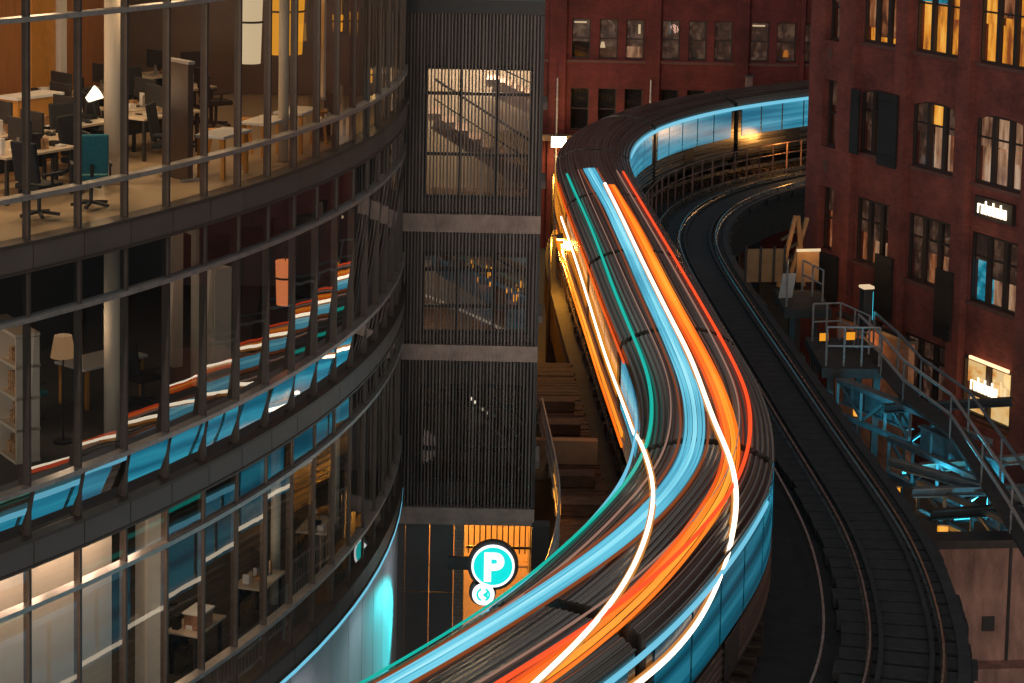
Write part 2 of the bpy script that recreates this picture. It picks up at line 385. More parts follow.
# ------------------------------------------------------------------ the train, standing on the nearer track
def roof_z(o):
    o = abs(o); return 3.2+.42*max(0, 1-(o/1.42)**2.6)
prof = [(-1.30, .62), (-1.42, .8)]
k_ = 0
zz = .86
while zz < 1.55: prof += [(-1.42, zz), (-1.445, zz+.02), (-1.445, zz+.06), (-1.42, zz+.08)]; zz += .15
prof += [(-1.42, 1.62), (-1.42, 3.06), (-1.40, 3.2)]
oo = -1.38
while oo < 1.381:
    prof += [(oo, roof_z(oo)), (oo+.02, roof_z(oo)+.018), (oo+.05, roof_z(oo)+.018), (oo+.07, roof_z(oo))]; oo += .11
prof += [(1.40, 3.2), (1.42, 3.06), (1.42, 1.62)]
zz = 1.55
while zz > .86: prof += [(1.42, zz), (1.445, zz-.02), (1.445, zz-.06), (1.42, zz-.08)]; zz -= .15
prof += [(1.42, .8), (1.30, .62)]
PV = [0]
for a, b_ in zip(prof, prof[1:]): PV.append(PV[-1]+math.hypot(b_[0]-a[0], b_[1]-a[1]))
train = thing('elevated_train', 'long stainless elevated train with added strips for its orange, white, blue, teal and red light streaks', 'train', tuple(at(75, 0, RAIL)))
TB = Vector(train.location)
def tl(p): return Vector(p)-TB
def car(s0, s1, wl, wr, lab=None):
    mb = MB(); S = rng(s0, s1, .5)
    mb.sweep([[tl(at(s, o, RAIL+z)) for o, z in prof] for s in S], S, closed=True, caps=True, V=PV)
    c = mb.build('train_car', 'train_skin', train, smooth=False)
    if lab: c['label'] = lab
    L_ = s1-s0; n = 5; pitch = (L_-.5)/n
    for side, wm in ((-1, wl), (1, wr)):
        for k in range(n):
            a = s0+.25+k*pitch+.05; b__ = a+pitch-.1; mb = MB(); S2 = rng(a, b__, .4)
            rings = [[tl(at(s, side*1.424, RAIL+1.70)), tl(at(s, side*1.44, RAIL+1.72)), tl(at(s, side*1.44, RAIL+2.98)), tl(at(s, side*1.424, RAIL+3.0))] for s in S2]
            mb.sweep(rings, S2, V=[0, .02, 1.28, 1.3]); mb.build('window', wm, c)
        mb = MB(); a = (s0+s1)/2-.55; S2 = rng(a, a+1.1, .3)
        rings = [[tl(at(s, side*1.448, RAIL+.85)), tl(at(s, side*1.455, RAIL+.87)), tl(at(s, side*1.455, RAIL+1.64)), tl(at(s, side*1.448, RAIL+1.66))] for s in S2]
        mb.sweep(rings, S2, V=[0, .02, 1.28, 1.3]); mb.build('door_panel', 'dark_steel', c)
    for s in (s0+1.6, s1-1.6):
        mb = MB()
        for e in (-.72, .72):
            for d_ in (-.8, .8):
                q = at(s+d_, e, RAIL+.42); n = normal_at(s+d_); mb.cyl(tl(q-n*.06), tl(q+n*.06), .4, 16)
        mb.obox(tl(at(s, 0, RAIL+.45)), normal_at(s), tang_at(s), (0, 0, 1), 1.9, 2.3, .2); mb.build('bogie', 'black_metal', c)
s_ = 2.0; i_ = 0; starts = []
while s_ < SMAX-10:
    e_ = s_+9.2; starts.append((s_, e_))
    mid = (s_+e_)/2
    wl = 'amber_glow' if mid < 70 else 'window_cyan'  # amber paints street light on rear cars; cyan boosted for facade reflections
    wr = 'window_bright' if mid < 48 else 'window_blue'
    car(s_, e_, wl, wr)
    s_ = e_+.4
for (a, b_), (c_, d_) in zip(starts, starts[1:]):
    mb = MB(); S = rng(b_, c_, .1)
    rings = [[tl(at(s, o*(.86+.03*(k % 2)), RAIL+.75+(z-.75)*.95)) for o, z in ((-1.42, .8), (-1.42, 3.0), (-1.2, 3.35), (0, 3.55), (1.2, 3.35), (1.42, 3.0), (1.42, .8))] for k, s in enumerate(S)]
    mb.sweep(rings, S, closed=True); mb.build('gangway_bellows', 'black_fabric', train)
def skin(s, o, z=None, lift=.02):
    """a point just off the skin of the train and the way out from it"""
    n = normal_at(s)
    if z is None:
        e = .02; sl_ = (roof_z(o+e)-roof_z(o-e))/(2*e); nn = (n*(-sl_)+Vector((0, 0, 1))).normalized()
        return at(s, o, RAIL+roof_z(o)+.018)+nn*lift, nn
    sd = 1 if o > 0 else -1
    return at(s, sd*1.445, RAIL+z)+n*sd*lift, n*sd
def strand(name, mat_, pts, w, th=.03, lift=.02, label=None, s_clip=None, off=0.):
    """a light line fixed to the train's skin; pts are (s, o) on the roof or (s, +-1.445, z) on a side"""
    P3 = [skin(q[0], q[1]+(off if len(q) == 2 else 0), q[2] if len(q) == 3 else None, lift)[0] for q in pts]
    N3 = [skin(q[0], q[1], q[2] if len(q) == 3 else None)[1] for q in pts]
    arr = np.array([list(p) for p in P3]); nr = np.array([list(p) for p in N3])
    s__ = np.r_[0, np.cumsum(np.linalg.norm(np.diff(arr, axis=0), axis=1))]; n = int(s__[-1]/.35)
    dense = resample(catmull(arr, 24), .3); dense = smooth(dense, 13)
    par = np.r_[0, np.cumsum(np.linalg.norm(np.diff(dense, axis=0), axis=1))]; par = par/par[-1]*s__[-1]
    nrm = np.c_[[np.interp(par, s__, nr[:, k]) for k in range(3)]].T
    mb = MB(); rings = []
    for k in range(len(dense)):
        d = Vector(dense[min(k+1, len(dense)-1)]-dense[max(k-1, 0)]).normalized(); u = Vector(nrm[k]).normalized(); x = d.cross(u).normalized(); u = x.cross(d)
        c = tl(dense[k]); h = w/2
        rings.append([c-x*h-u*.01, c-x*h*.9+u*th, c+x*h*.9+u*th, c+x*h-u*.01])
    mb.sweep(rings, list(par), closed=True, caps=True, V=[0, .05*w, .95*w, w])
    o = mb.build(name, mat_, train)
    if label: o['label'] = label
    return o
SR = [44.5, 48, 52, 56, 60, 64, 68, 72, 75, 78, 80, 82, 84, 86, 88, 90, 92, 95, 98]
def roofline(fn, a=44, b=99): return [(s, fn(s)) for s in SR if a <= s <= b]
ip = lambda xs, ys: (lambda s: float(np.interp(s, xs, ys)))
f_teal = ip([44, 54, 65, 74, 78, 82, 87, 95], [-1.13, -1.02, -1.1, -1.12, -1.14, -1.2, -1.28, -1.28])
f_blue = ip([44, 52, 62, 72, 76, 80, 84, 88, 92], [-.34, -.18, -.22, -.31, -.25, -.13, -.16, -.45, -.53])
f_orng = ip([46, 54, 62, 68, 73, 76, 79, 82, 86, 90, 95], [.18, .27, .24, .22, .24, .38, .62, .76, .85, .95, .98])
f_red = ip([44, 52, 66, 72, 76, 79, 82, 86, 90, 95], [.9, .99, 1.04, .95, .98, .88, .9, .84, .72, .7])
strand('light_streak', 'teal_light', roofline(f_teal), .075, label='thin teal light streak added along the left roof edge')  # strips added to draw the light streaks of the moving train
for d_, w_, m_ in ((-.185, .05, 'blue_band'), (-.10, .085, 'blue_band'), (.0, .085, 'blue_bright'), (.10, .085, 'blue_band'), (.185, .05, 'blue_band')):
    strand('light_streak', m_, roofline(lambda s: f_blue(s)+d_), w_, label='pale blue light streak, one of five added along the middle of the roof')
strand('light_streak', 'rust_light', roofline(lambda s: f_blue(s)-.30), .045)
strand('light_streak', 'rust_light', roofline(lambda s: f_blue(s)+.28), .05)
for d_, w_, m_ in ((-.15, .06, 'orange_deep'), (-.06, .10, 'orange_band'), (.055, .10, 'orange_gold'), (.15, .06, 'orange_band')):
    strand('light_streak', m_, [(s, f_orng(s)+d_*min(1, (s-40)/14)) for s in SR if s > 46], w_, label='orange light streak, one of four added along the right of the roof')
strand('light_streak', 'red_light', roofline(f_red), .075, lift=.05, label='thin red light streak added along the right roof edge')
W1 = [(48, -1.44, 2.5), (54, -1.44, 2.52), (58, -1.44, 2.41), (62.5, -1.44, 2.31), (66.5, -1.44, 2.2), (70, -1.44, 2.2), (73.2, -1.44, 2.37), (75.3, -1.44, 2.72), (77.7, -1.32), (78.7, -1.2), (79.8, -1.01), (82, -.43), (83.8, 0), (85.8, .39), (87.2, .62), (88.2, .75), (89.5, .9), (90.8, 1.01), (92, 1.1)]
strand('light_streak', 'halo_amber', W1, .14, .03, .03)
strand('light_streak', 'white_light', W1, .07, .05, .05, label='white light streak added, crossing from the left side over the roof')
for z_, w_, m_ in ((1.30, .14, 'orange_gold'), (1.02, .10, 'orange_band'), (1.52, .06, 'rust_light'), (3.10, .07, 'orange_deep')):  # orange street light on the car sides, painted as emissive strips
    strand('light_streak', m_, [(s, -1.44, z_) for s in (44.5, 48, 52, 56, 60, 64, 68, 71)], w_, label='orange streak painting street light along the left side of the rear cars')
for o_ in (-.72, .62):
    strand('light_streak', 'thread_light', roofline(lambda s: o_ if o_ < 0 else f_red(s)-.22), .022, label='hair thin pinkish light streak added on the roof')
W2 = [(48, -.02), (54, -.01), (61, -.06), (67.2, -.08), (72.2, -.08), (75.2, -.02), (78.2, .28), (80.2, .75), (81.2, .99), (82.8, 1.24), (83.6, 1.37), (84.3, 1.44, 3.08), (85.0, 1.44, 2.9), (86, 1.44, 2.72), (87.5, 1.44, 2.68), (88.5, 1.44, 2.74), (89.5, 1.44, 2.8), (92, 1.44, 2.84), (96, 1.44, 2.84)]
strand('light_streak', 'halo_amber', W2, .15, .03, .035)
strand('light_streak', 'white_light', W2, .08, .05, .06, label='white light streak added, crossing the roof and running down the near side')
strand('light_streak', 'pale_blue_light', [(s, -1.44, 3.08) for s in SR if s > 74], .10, label='pale blue glow line added under the far roof edge for reflections')  # hidden strip added to show in the facade reflections
strand('light_streak', 'white_light', [(s, -1.44, 1.85) for s in SR if s > 74], .07, label='white glow line added low on the far side for reflections in the glass building')  # another unseen strip, added for what the glass mirrors
strand('light_streak', 'pale_blue_light', [(s, 1.44, 3.08) for s in SR if s > 79], .10, label='pale blue light streak added under the near roof edge')
strand('light_streak', 'pale_blue_light', [(s, 1.44, 3.08) for s in (3, 7, 11, 15, 19, 23, 27, 30, 33, 36, 39)], .16, label='pale blue light streak added on the far curve')

# ------------------------------------------------------------------ walkway beside the train
wk = thing('timber_walkway', 'brown plank walkway left of the train beside the tower', 'walkway')
mb = MB()
for s in rng(58, SMAX-4, .26):
    n = normal_at(s); d = tang_at(s)
    mb.obox(at(s, -2.45, RAIL-.25+random.uniform(-.012, .012)), n, d, (0, 0, 1), 1.34+random.uniform(-.06, .06), .225, .07)
mb.build('planks', 'timber', wk)
for o_ in (-2.0, -2.95):
    mb = MB(); rect_sweep(mb, 58, SMAX-4, o_-.07, o_+.07, RAIL-.6, RAIL-.287, .8); mb.build('joist', 'timber_dark', wk)
for k in range(5):
    mb = MB(); s = 63+k*2.2; mb.obox(at(s, -2.55, RAIL-.2+.15), normal_at(s), tang_at(s), (0, 0, 1), 1.0, .55, .3)
    tag(mb.build('timber_box', 'timber', bevel=.02), ['weathered timber box on the walkway farthest back beside the train', 'second timber box from the back on the walkway', 'middle timber box of the row on the walkway', 'second timber box from the near end of the walkway row', 'timber box nearest the parking sign on the walkway'][k], 'box', 'timber boxes on the walkway')
wr_ = thing('walkway_railing', 'pale blue steel railing on the outer edge of the plank walkway', 'railing')
for s in rng(66, SMAX-6, 1.5):
    mb = MB(); mb.bar(at(s, -3.15, RAIL-.2), at(s, -3.15, RAIL+.95), .05); mb.build('post', 'galv', wr_)
for h in (.95, .5, .12):
    mb = MB(); mb.tube([at(s, -3.15, RAIL+h) for s in rng(66, SMAX-6, .5)], .03, 6); mb.build('rail', 'galv', wr_)
mb = MB()
for s in rng(66, SMAX-6, .16): mb.bar(at(s, -3.15, RAIL+.12), at(s, -3.15, RAIL+.95), .014)
mb.build('pickets', 'galv', wr_)

# railing between the tracks on the far curve, lit by the street behind
fr_ = thing('track_railing', 'orange lit post railing along the far curve of the track', 'railing')
for s in rng(8, 44, 1.15):
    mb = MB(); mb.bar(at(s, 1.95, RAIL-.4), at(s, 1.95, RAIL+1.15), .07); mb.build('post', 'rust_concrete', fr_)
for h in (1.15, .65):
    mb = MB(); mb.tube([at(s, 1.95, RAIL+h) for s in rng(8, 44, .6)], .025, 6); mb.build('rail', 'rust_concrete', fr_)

# ------------------------------------------------------------------ glass office building (left)
CX, CY, RG = -30.44, 42.72, 27.98
off = thing('glass_office_building', 'curved glass office building with lit floors and grey bands', 'building', (CX, CY, 0))
def pol(r, th, z): return Vector((r*math.cos(R(th)), r*math.sin(R(th)), z))
def polw(r, th, z): return pol(r, th, z)+Vector((CX, CY, 0))
STEP = 2.07; TH = [-32.0+STEP*k for k in range(-3, 18)]
TEND = TH[-1]
def arc_rect(mb, r0, r1, z0, z1, a=TH[0], b=TEND, n=None):
    A_ = TH if n is None else rng(a, b, (b-a)/n)
    rings = [[pol(r0, t, z0), pol(r1, t, z0), pol(r1, t, z1), pol(r0, t, z1)] for t in A_]
    return mb.sweep(rings, A_, closed=True, caps=True)
FLO = [8.1, 12.2, 16.4, 20.5]
for z in FLO + [24.6]:
    mb = MB()
    for t0, t1 in zip(TH, TH[1:]):
        e = .02
        rings = [[pol(RG-.2, t, z-.36), pol(RG+.10, t, z-.36), pol(RG+.10, t, z-.02), pol(RG-.2, t, z-.02)] for t in (t0+e, t1-e)]
        mb.sweep(rings, [0, 1], closed=True, caps=True)
    mb.build('spandrel_band', 'band_metal', off)
    mb = MB(); arc_rect(mb, RG-.19, RG+.13, z-.018, z+.035); arc_rect(mb, RG-.19, RG+.12, z-.40, z-.362); mb.build('edge_trim', 'mullion_metal', off)
for z in FLO[1:] + [24.6]:
    mb = MB(); arc_rect(mb, 20.0, RG-.21, z-.38, z-.06); mb.build('floor_slab', 'ceiling', off)
for z, m_ in ((8.1, 'grey_carpet'), (12.2, 'grey_carpet'), (16.4, 'warm_floor')):
    mb = MB(); arc_rect(mb, 20.05, RG-.22, z-.058 if z > 9 else z-.3, z-.01); mb.build('floor_covering', m_, off)
LEV = [(8.1, 8.80, 11.22, 11.80), (12.2, 12.92, 15.32, 16.0), (16.4, 17.03, 19.48, 20.1), (20.5, 21.1, 23.4, 24.2)]
for zb, z1, z2, zt in LEV:
    for z in (z1, z2):
        mb = MB(); arc_rect(mb, RG-.10, RG+.085, z-.035, z+.035); mb.build('transom_rail', 'rail_metal' if zb < 20 else 'mullion_metal', off)
    for k, t in enumerate(TH):
        mb = MB(); c = pol(RG-.03, t, (zb+zt)/2); er = pol(1, t, 0); et = Vector((-er.y, er.x, 0))
        mb.obox(c, er, et, (0, 0, 1), .12, .045, zt-zb-.07); mb.build('mullion', 'mullion_metal', off)
    for k, (t0, t1) in enumerate(zip(TH, TH[1:])):
        mb = MB(); e = .10; j = random.uniform(-.006, .006); j2 = random.uniform(-.006, .006)
        # three panes of one bay: sill pane, vision pane, head pane; each a little out of true
        lean = 0
        for (za, zb_, ci) in ((zb+.04, z1-.036, 1), (z1+.036, z2-.036, 0), (z2+.036, zt-.02, 2)):
            mb.cur = ci
            j = random.uniform(-.005, .005); j2 = random.uniform(-.005, .005); j3 = random.uniform(-.004, .004)
            ln = (0, .055, .04, 0)[ci+1] if 12 < zb < 16 else 0     # middle-floor panes lean a little out at the top
            if ci == 0 and 12 < zb < 16: ln = .08
            if ci == 1 and 12 < zb < 16: ln = max(.03, min(.072, .05-.0018*(t0+20)))
            mb.quad(pol(RG+j-ln, t0+e, za), pol(RG+j2-ln, t1-e, za), pol(RG+j2+j3+ln, t1-e, zb_), pol(RG+j+j3+ln, t0+e, zb_))
        sill = 'facade_glass' if zb > 16 or (zb < 9) else 'sill_glass'
        mb.build('window', ['vision_glass' if 12 < zb < 16 else 'facade_glass', sill, 'dark_glass' if (zb < 16 and k > 5) or 12 < zb < 16 else 'facade_glass'], off)
# pale curved wall under the glass
mb = MB()
for t0, t1 in zip(TH, TH[1:]):
    rings = [[pol(RG-.3, t, 0), pol(RG+.02, t, 0), pol(RG+.02, t, 7.68), pol(RG-.3, t, 7.68)] for t in (t0+.03, t1-.03)]
    mb.sweep(rings, [0, 1], closed=True, caps=True)
mb.build('base_wall', 'pale_panel', off)
mb = MB(); arc_rect(mb, RG+.05, RG+.12, 7.62, 7.66); mb.build('base_fill_strip', 'pale_blue_light', off)  # glowing strip added to brighten the base wall
for t in (-24, -17, -10, -3): lamp(off, tuple(pol(RG+.9, t, 7.5)), 9, (.75, .85, 1), .5, 'AREA')  # added area fills over the base wall
for t in (-20, -8): lamp(off, tuple(pol(RG+1.6, t, 4.5)), 16, (1, .72, .62), .5)  # warm fill lamps added for the same wall
# inner walls
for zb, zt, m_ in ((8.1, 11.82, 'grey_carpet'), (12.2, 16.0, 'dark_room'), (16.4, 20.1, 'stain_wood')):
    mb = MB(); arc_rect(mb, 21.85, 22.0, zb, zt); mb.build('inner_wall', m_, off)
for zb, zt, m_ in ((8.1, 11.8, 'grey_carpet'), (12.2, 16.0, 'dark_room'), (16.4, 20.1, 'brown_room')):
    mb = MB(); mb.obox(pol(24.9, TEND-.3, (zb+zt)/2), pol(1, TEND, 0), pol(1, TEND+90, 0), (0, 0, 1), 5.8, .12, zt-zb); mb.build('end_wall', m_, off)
for zb, zt, lst in ((16.4, 20.1, [(26.0, -22.8), (27.45, -16.0), (26.2, -35)]), (12.2, 16.0, [(26.0, -22.8), (26.2, -35)]), (8.1, 11.8, [(27.0, -14), (27.0, -5)])):
    for r, t in lst:
        mb = MB(); mb.cyl(pol(r, t, zb), pol(r, t, zt), .16 if r < 27 else .09, 20); mb.build('column', 'cream_paint', off, smooth=True)
mb = MB(); arc_rect(mb, 26.75, 26.85, 8.1, 11.8, -38.2, -25.5, 6); mb.build('partition', 'cream_paint', off)
def cfix(r, t, z, lt, w, m_, e=0, col=(1, .66, .36)):
    mb = MB(); er = pol(1, t, 0); et = pol(1, t+90, 0); mb.obox(pol(r, t, z), er, et, (0, 0, 1), w, lt, .06); o = mb.build('ceiling_light', m_, off)
    if e: lamp(o, tuple(pol(r, t, z-.12)), e, col, .7, 'AREA')
for t, e in ((-33, 62), (-26, 50), (-18, 16), (-10, 9), (-3, 6)): cfix(24.3, t, 20.03, 1.3, .35, 'office_light', e)
for t, e in ((-29, 30), (-22, 20), (-14, 11)): cfix(26.6, t, 20.03, 1.1, .25, 'office_light', e)
for t in (-36, -33.6, -31, -28.6, -26.6): cfix(27.25, t, 11.68, .8, .12, 'strip_warm', 15, (1, .68, .48))
for t in (-20, -12, -4): cfix(25.6, t, 11.72, 1.0, .2, 'office_dim', 5)
for t, e in ((-30, 14), (-14, 3)): cfix(24.5, t, 15.92, 1.0, .3, 'office_dim', e)

# ------------------------------------------------------------------ furniture behind the glass
def P(r, t, z): return tuple(polw(r, t, z))
def desk(r, t, z, rz, w=1.5, d=.75):
    o = thing('desk', '', 'desk', P(r, t, z), rz)
    mb = MB(); mb.box(-w/2, w/2, -d/2, d/2, .70, .74); mb.build('desk_top', 'desk_top', o, bevel=.006)
    for x in (-w/2+.08, w/2-.08):
        for y in (-d/2+.08, d/2-.08):
            mb = MB(); mb.box(x-.025, x+.025, y-.025, y+.025, 0, .70); mb.build('leg', 'black_metal', o)
    mb = MB()
    for k in range(7):
        x = random.uniform(-w/2+.1, w/2-.15); y = random.uniform(-d/2+.08, d/2-.15); a = random.uniform(.05, .16); h = random.choice((.015, .03, .08, .16, .24)); mb.cur = k % 3; mb.box(x, x+a, y, y+.12, .742, .742+h)
    mb.build('desk_items', ['white_paint', 'book', 'black_fabric'], o)
    mb = MB(); mb.box(-w/2+.05, w/2-.05, d/2-.04, d/2-.02, .35, .69); mb.build('modesty_panel', 'black_metal', o)
    return o
def chair(r, t, z, rz, fab='black_fabric'):
    o = thing('office_chair', '', 'chair', P(r, t, z), rz)
    mb = MB(); mb.box(-.25, .25, -.25, .25, .44, .53); mb.build('seat', fab, o, bevel=.03)
    mb = MB(); mb.obox((0, .27, .86), (1, 0, 0), (0, .98, -.17), (0, .17, .98), .48, .07, .62); mb.build('backrest', fab, o, bevel=.03)
    mb = MB(); mb.cyl((0, 0, .1), (0, 0, .44), .03, 10); mb.bar((0, .2, .46), (0, .3, .7), .05); mb.build('stem', 'black_metal', o)
    mb = MB()
    for k in range(5):
        a = k*2*math.pi/5; mb.bar((0, 0, .1), (.3*math.cos(a), .3*math.sin(a), .06), .045)
    mb.build('base', 'black_metal', o)
    for sx in (-.28, .28):
        mb = MB(); mb.box(sx-.02, sx+.02, -.15, .2, .66, .70); mb.box(sx-.015, sx+.015, 0, .04, .48, .66); mb.build('armrest', 'black_metal', o)
    return o
def monitor(r, t, z, rz, m_='black_fabric'):
    o = thing('monitor', '', 'monitor', P(r, t, z), rz)
    mb = MB(); mb.box(-.3, .3, -.02, .02, .14, .5); mb.build('casing', 'black_metal', o, bevel=.005)
    mb = MB(); mb.box(-.28, .28, -.024, -.021, .16, .48); mb.build('screen', m_, o)
    mb = MB(); mb.box(-.03, .03, .0, .04, 0, .2); mb.box(-.12, .12, -.08, .1, 0, .015); mb.build('stand', 'galv', o)
    return o
FL3, FL2, FL1 = 16.4, 12.2, 8.1
def lab(o, l, g=None): tag(o, l, None, g); return o
lab(desk(24.2, -23.5, FL3, 1.0), 'pale desk in the leftmost lit bay of the top floor')
lab(desk(24.5, -20.6, FL3, 1.0), 'pale desk in front of the wooden door, under the bright lamp')
lab(desk(22.9, -14.0, FL3, 1.0, 1.8), 'long pale desk farthest back by the wooden wall')
lab(desk(25.6, -26.6, FL3, 1.0), 'pale desk behind the black chairs at the glass')
lab(chair(26.9, -29.2, FL3, 2.6), 'black office chair standing right behind the glass of the top floor')
lab(chair(25.0, -22.3, FL3, .6), 'black office chair between the desks left of the cream column')
lab(chair(24.6, -18.4, FL3, 2.2), 'black office chair turned away behind the bright lamp')
lab(chair(26.2, -31.6, FL3, 2.2), 'black office chair at the left edge of the photo on the top floor')
lab(chair(27.0, -27.0, FL3, 3.4, 'teal_fabric'), 'teal chair beside the black chair at the glass')
lab(monitor(24.1, -23.7, FL3+.74, 2.4), 'black monitor on the leftmost desk of the top floor')
lab(monitor(24.6, -21.3, FL3+.74, 2.4, 'cool_screen'), 'monitor with cyan screen on the desk before the door')
lab(monitor(22.9, -14.6, FL3+.74, 2.4), 'black monitor on the farthest desk by the wooden wall')
lab(monitor(25.6, -26.9, FL3+.74, 2.4), 'black monitor on the desk behind the chairs at the glass')
for r_, t_ in ((23.6, -17.5), (23.0, -10.5), (24.6, -14.6), (24.2, -9.0), (23.2, -4.0), (25.2, -24.8)):
    lab(desk(r_, t_, FL3, 1.0), 'cluttered desk among the others deep in the lit top floor', 'desks deep in the lit top floor')
    lab(monitor(r_+.05, t_-.5, FL3+.74, 2.4), 'dark monitor on a cluttered desk deep in the lit top floor', 'monitors deep in the lit top floor')
    lab(chair(r_+.75, t_+.3, FL3, random.uniform(.3, 2.8)), 'dark office chair by a cluttered desk deep in the lit top floor', 'chairs deep in the lit top floor')
o = thing('desk_lamp', 'lit desk lamp glowing on the desk left of the cream column', 'lamp', P(24.6, -19.9, FL3+.74), .5)
mb = MB(); mb.cyl((0, 0, 0), (0, 0, .03), .1, 16); mb.bar((0, 0, .03), (.05, 0, .4), .025); mb.build('stand', 'black_metal', o)
mb = MB(); mb.cyl((.05, 0, .36), (.22, -.08, .50), .05, 14, .13); mb.build('lamp_shade', 'letter_white', o)
lamp(o, (.25, -.1, .5), 25, (1, .62, .3), .08)
o = thing('storage_cabinet', 'orange wooden cabinet with a white top between the desks', 'cabinet', P(23.6, -20.1, FL3), 1.0)
mb = MB(); mb.box(-.5, .5, -.22, .22, 0, 1.1); mb.build('body', 'orange_wood', o, bevel=.01)
mb = MB(); mb.box(-.54, .54, -.25, .25, 1.102, 1.15); mb.build('top', 'white_paint', o)
mb = MB()
for x in (-.25, .25): mb.box(x-.01, x+.01, -.245, -.222, .5, .65)
mb.build('handle', 'black_metal', o)
o = thing('interior_door', 'orange wooden door with a white frame post in the back wall', 'door', P(22.06, -12.2, FL3), R(-12.2))
mb = MB(); mb.box(-.03, .03, -.5, .5, 0, 2.6); mb.build('leaf', 'orange_wood', o)
mb = MB(); mb.box(-.02, .12, .52, .80, 0, 3.6); mb.build('frame', 'white_paint', o)
mb = MB(); mb.bar((.06, .3, 1.05), (.06, .42, 1.05), .03); mb.build('handle', 'galv', o)
o = thing('room_divider', 'grey brown upright divider panel right of the cream column', 'divider', P(26.7, -20.9, FL3), R(-19+60))
mb = MB(); mb.box(-.05, .05, -.3, .3, 0, 1.9); mb.build('panel', 'mullion_metal', o)
mb = MB(); mb.box(-.06, .06, -.33, .33, 1.902, 1.95); mb.box(-.2, .2, -.33, -.302, 0, .04); mb.box(-.2, .2, .302, .33, 0, .04); mb.build('frame', 'galv', o)
def stool(r, t, rz):
    o = thing('bar_stool', '', 'stool', P(r, t, FL3), rz)
    mb = MB(); mb.cyl((0, 0, .58), (0, 0, .62), .17, 16); mb.build('seat', 'orange_wood', o)
    for a in (.8, 2.4, 3.9, 5.5):
        mb = MB(); mb.bar((.1*math.cos(a), .1*math.sin(a), .58), (.2*math.cos(a), .2*math.sin(a), 0), .03); mb.build('leg', 'orange_wood', o)
    return o
def table(r, t, rz, w, h, z=FL3, d=.55):
    o = thing('table', '', 'table', P(r, t, z), rz)
    mb = MB(); mb.box(-w/2, w/2, -d/2, d/2, h-.05, h); mb.build('table_top', 'white_paint', o, bevel=.01)
    for x in (-w/2+.1, w/2-.1):
        for y in (-d/2+.06, d/2-.06):
            mb = MB(); mb.box(x-.03, x+.03, y-.03, y+.03, 0, h-.05); mb.build('leg', 'orange_wood', o)
    return o
lab(table(27.15, -19.6, R(70), 1.0, .72), 'white topped table left of the amber lampshades on the top floor')
lab(table(27.2, -16.4, R(73), 1.0, .74), 'white topped table under the cream and amber lampshade')
lab(table(27.25, -13.6, R(76), .9, .74), 'white topped table under the large amber drum lampshade')
lab(stool(26.6, -17.9, 0), 'wooden bar stool left of the lampshade tables', 'bar stools on the top floor')
lab(stool(26.5, -14.9, 0), 'wooden bar stool between the lampshade tables', 'bar stools on the top floor')
lab(stool(27.4, -11.9, 0), 'wooden bar stool right of the lampshade tables', 'bar stools on the top floor')
lab(chair(26.3, -20.2, FL3, 1.5), 'dark office chair right of the upright divider panel')
lab(desk(25.2, -16.5, FL3, 1.0), 'shadowed desk behind the dark chair and divider')
lab(monitor(25.2, -16.8, FL3+.74, 2.3), 'dark monitor on the shadowed desk')
lab(desk(27.4, -10.2, FL3-.35, R(80), .9, .45), 'low desk under the cyan screen at the right end')
lab(monitor(27.4, -10.6, FL3+.39, 1.9, 'cool_screen'), 'cyan glowing screen near the right end of the top floor')
o = thing('hanging_panel', 'cream panel hanging from the ceiling left of the small amber lamps', 'panel', P(27.45, -12.1, 17.3), R(-12+40))
mb = MB(); mb.box(-.02, .02, -.2, .2, 0, 2.75); mb.build('sheet', 'cream_paint', o); mb = MB(); mb.box(-.03, .03, -.21, .21, -.05, -.002); mb.build('weight_bar', 'galv', o)
def drum(r, t, z, m_, h, rad, label, top=20.0):
    o = thing('pendant_lamp', label, 'lamp', P(r, t, z))
    mb = MB(); mb.tube([(0, 0, 0), (0, 0, h)], [rad*.86, rad], 24, cap=False); mb.build('lamp_shade', m_, o, smooth=True)
    mb = MB(); mb.tube([(rad*1.02*math.cos(a), rad*1.02*math.sin(a), h*.62) for a in np.linspace(0, 2*math.pi, 25)], .02, 6); mb.build('hoop', 'black_metal', o)
    mb = MB(); mb.cyl((0, 0, h), (0, 0, max(h+.05, top-z)), .012, 6); mb.build('cord', 'black_metal', o)
    lamp(o, (0, 0, h*.3), 8, (1, .55, .15), .1)
drum(27.0, -13.5, 18.12, 'shade_amber', 1.25, .36, 'large amber drum lampshade above the right table')
drum(27.0, -16.9, 18.12, 'shade_cream', 1.15, .22, 'cream and amber lampshade left of the amber drum')
drum(27.5, -10.2, 18.4, 'shade_amber', .3, .10, 'small amber lampshade near the right end of the top floor')
drum(27.5, -7.6, 18.2, 'shade_amber', .45, .08, 'slim amber lampshade right of the small one')
drum(27.6, -5.0, 17.15, 'shade_amber', .25, .05, 'tiny amber lampshade beside the dark tower')
drum(27.0, -13.2, 13.55, 'shade_orange', .8, .18, 'orange lampshade hanging in the dark middle floor', 15.9)
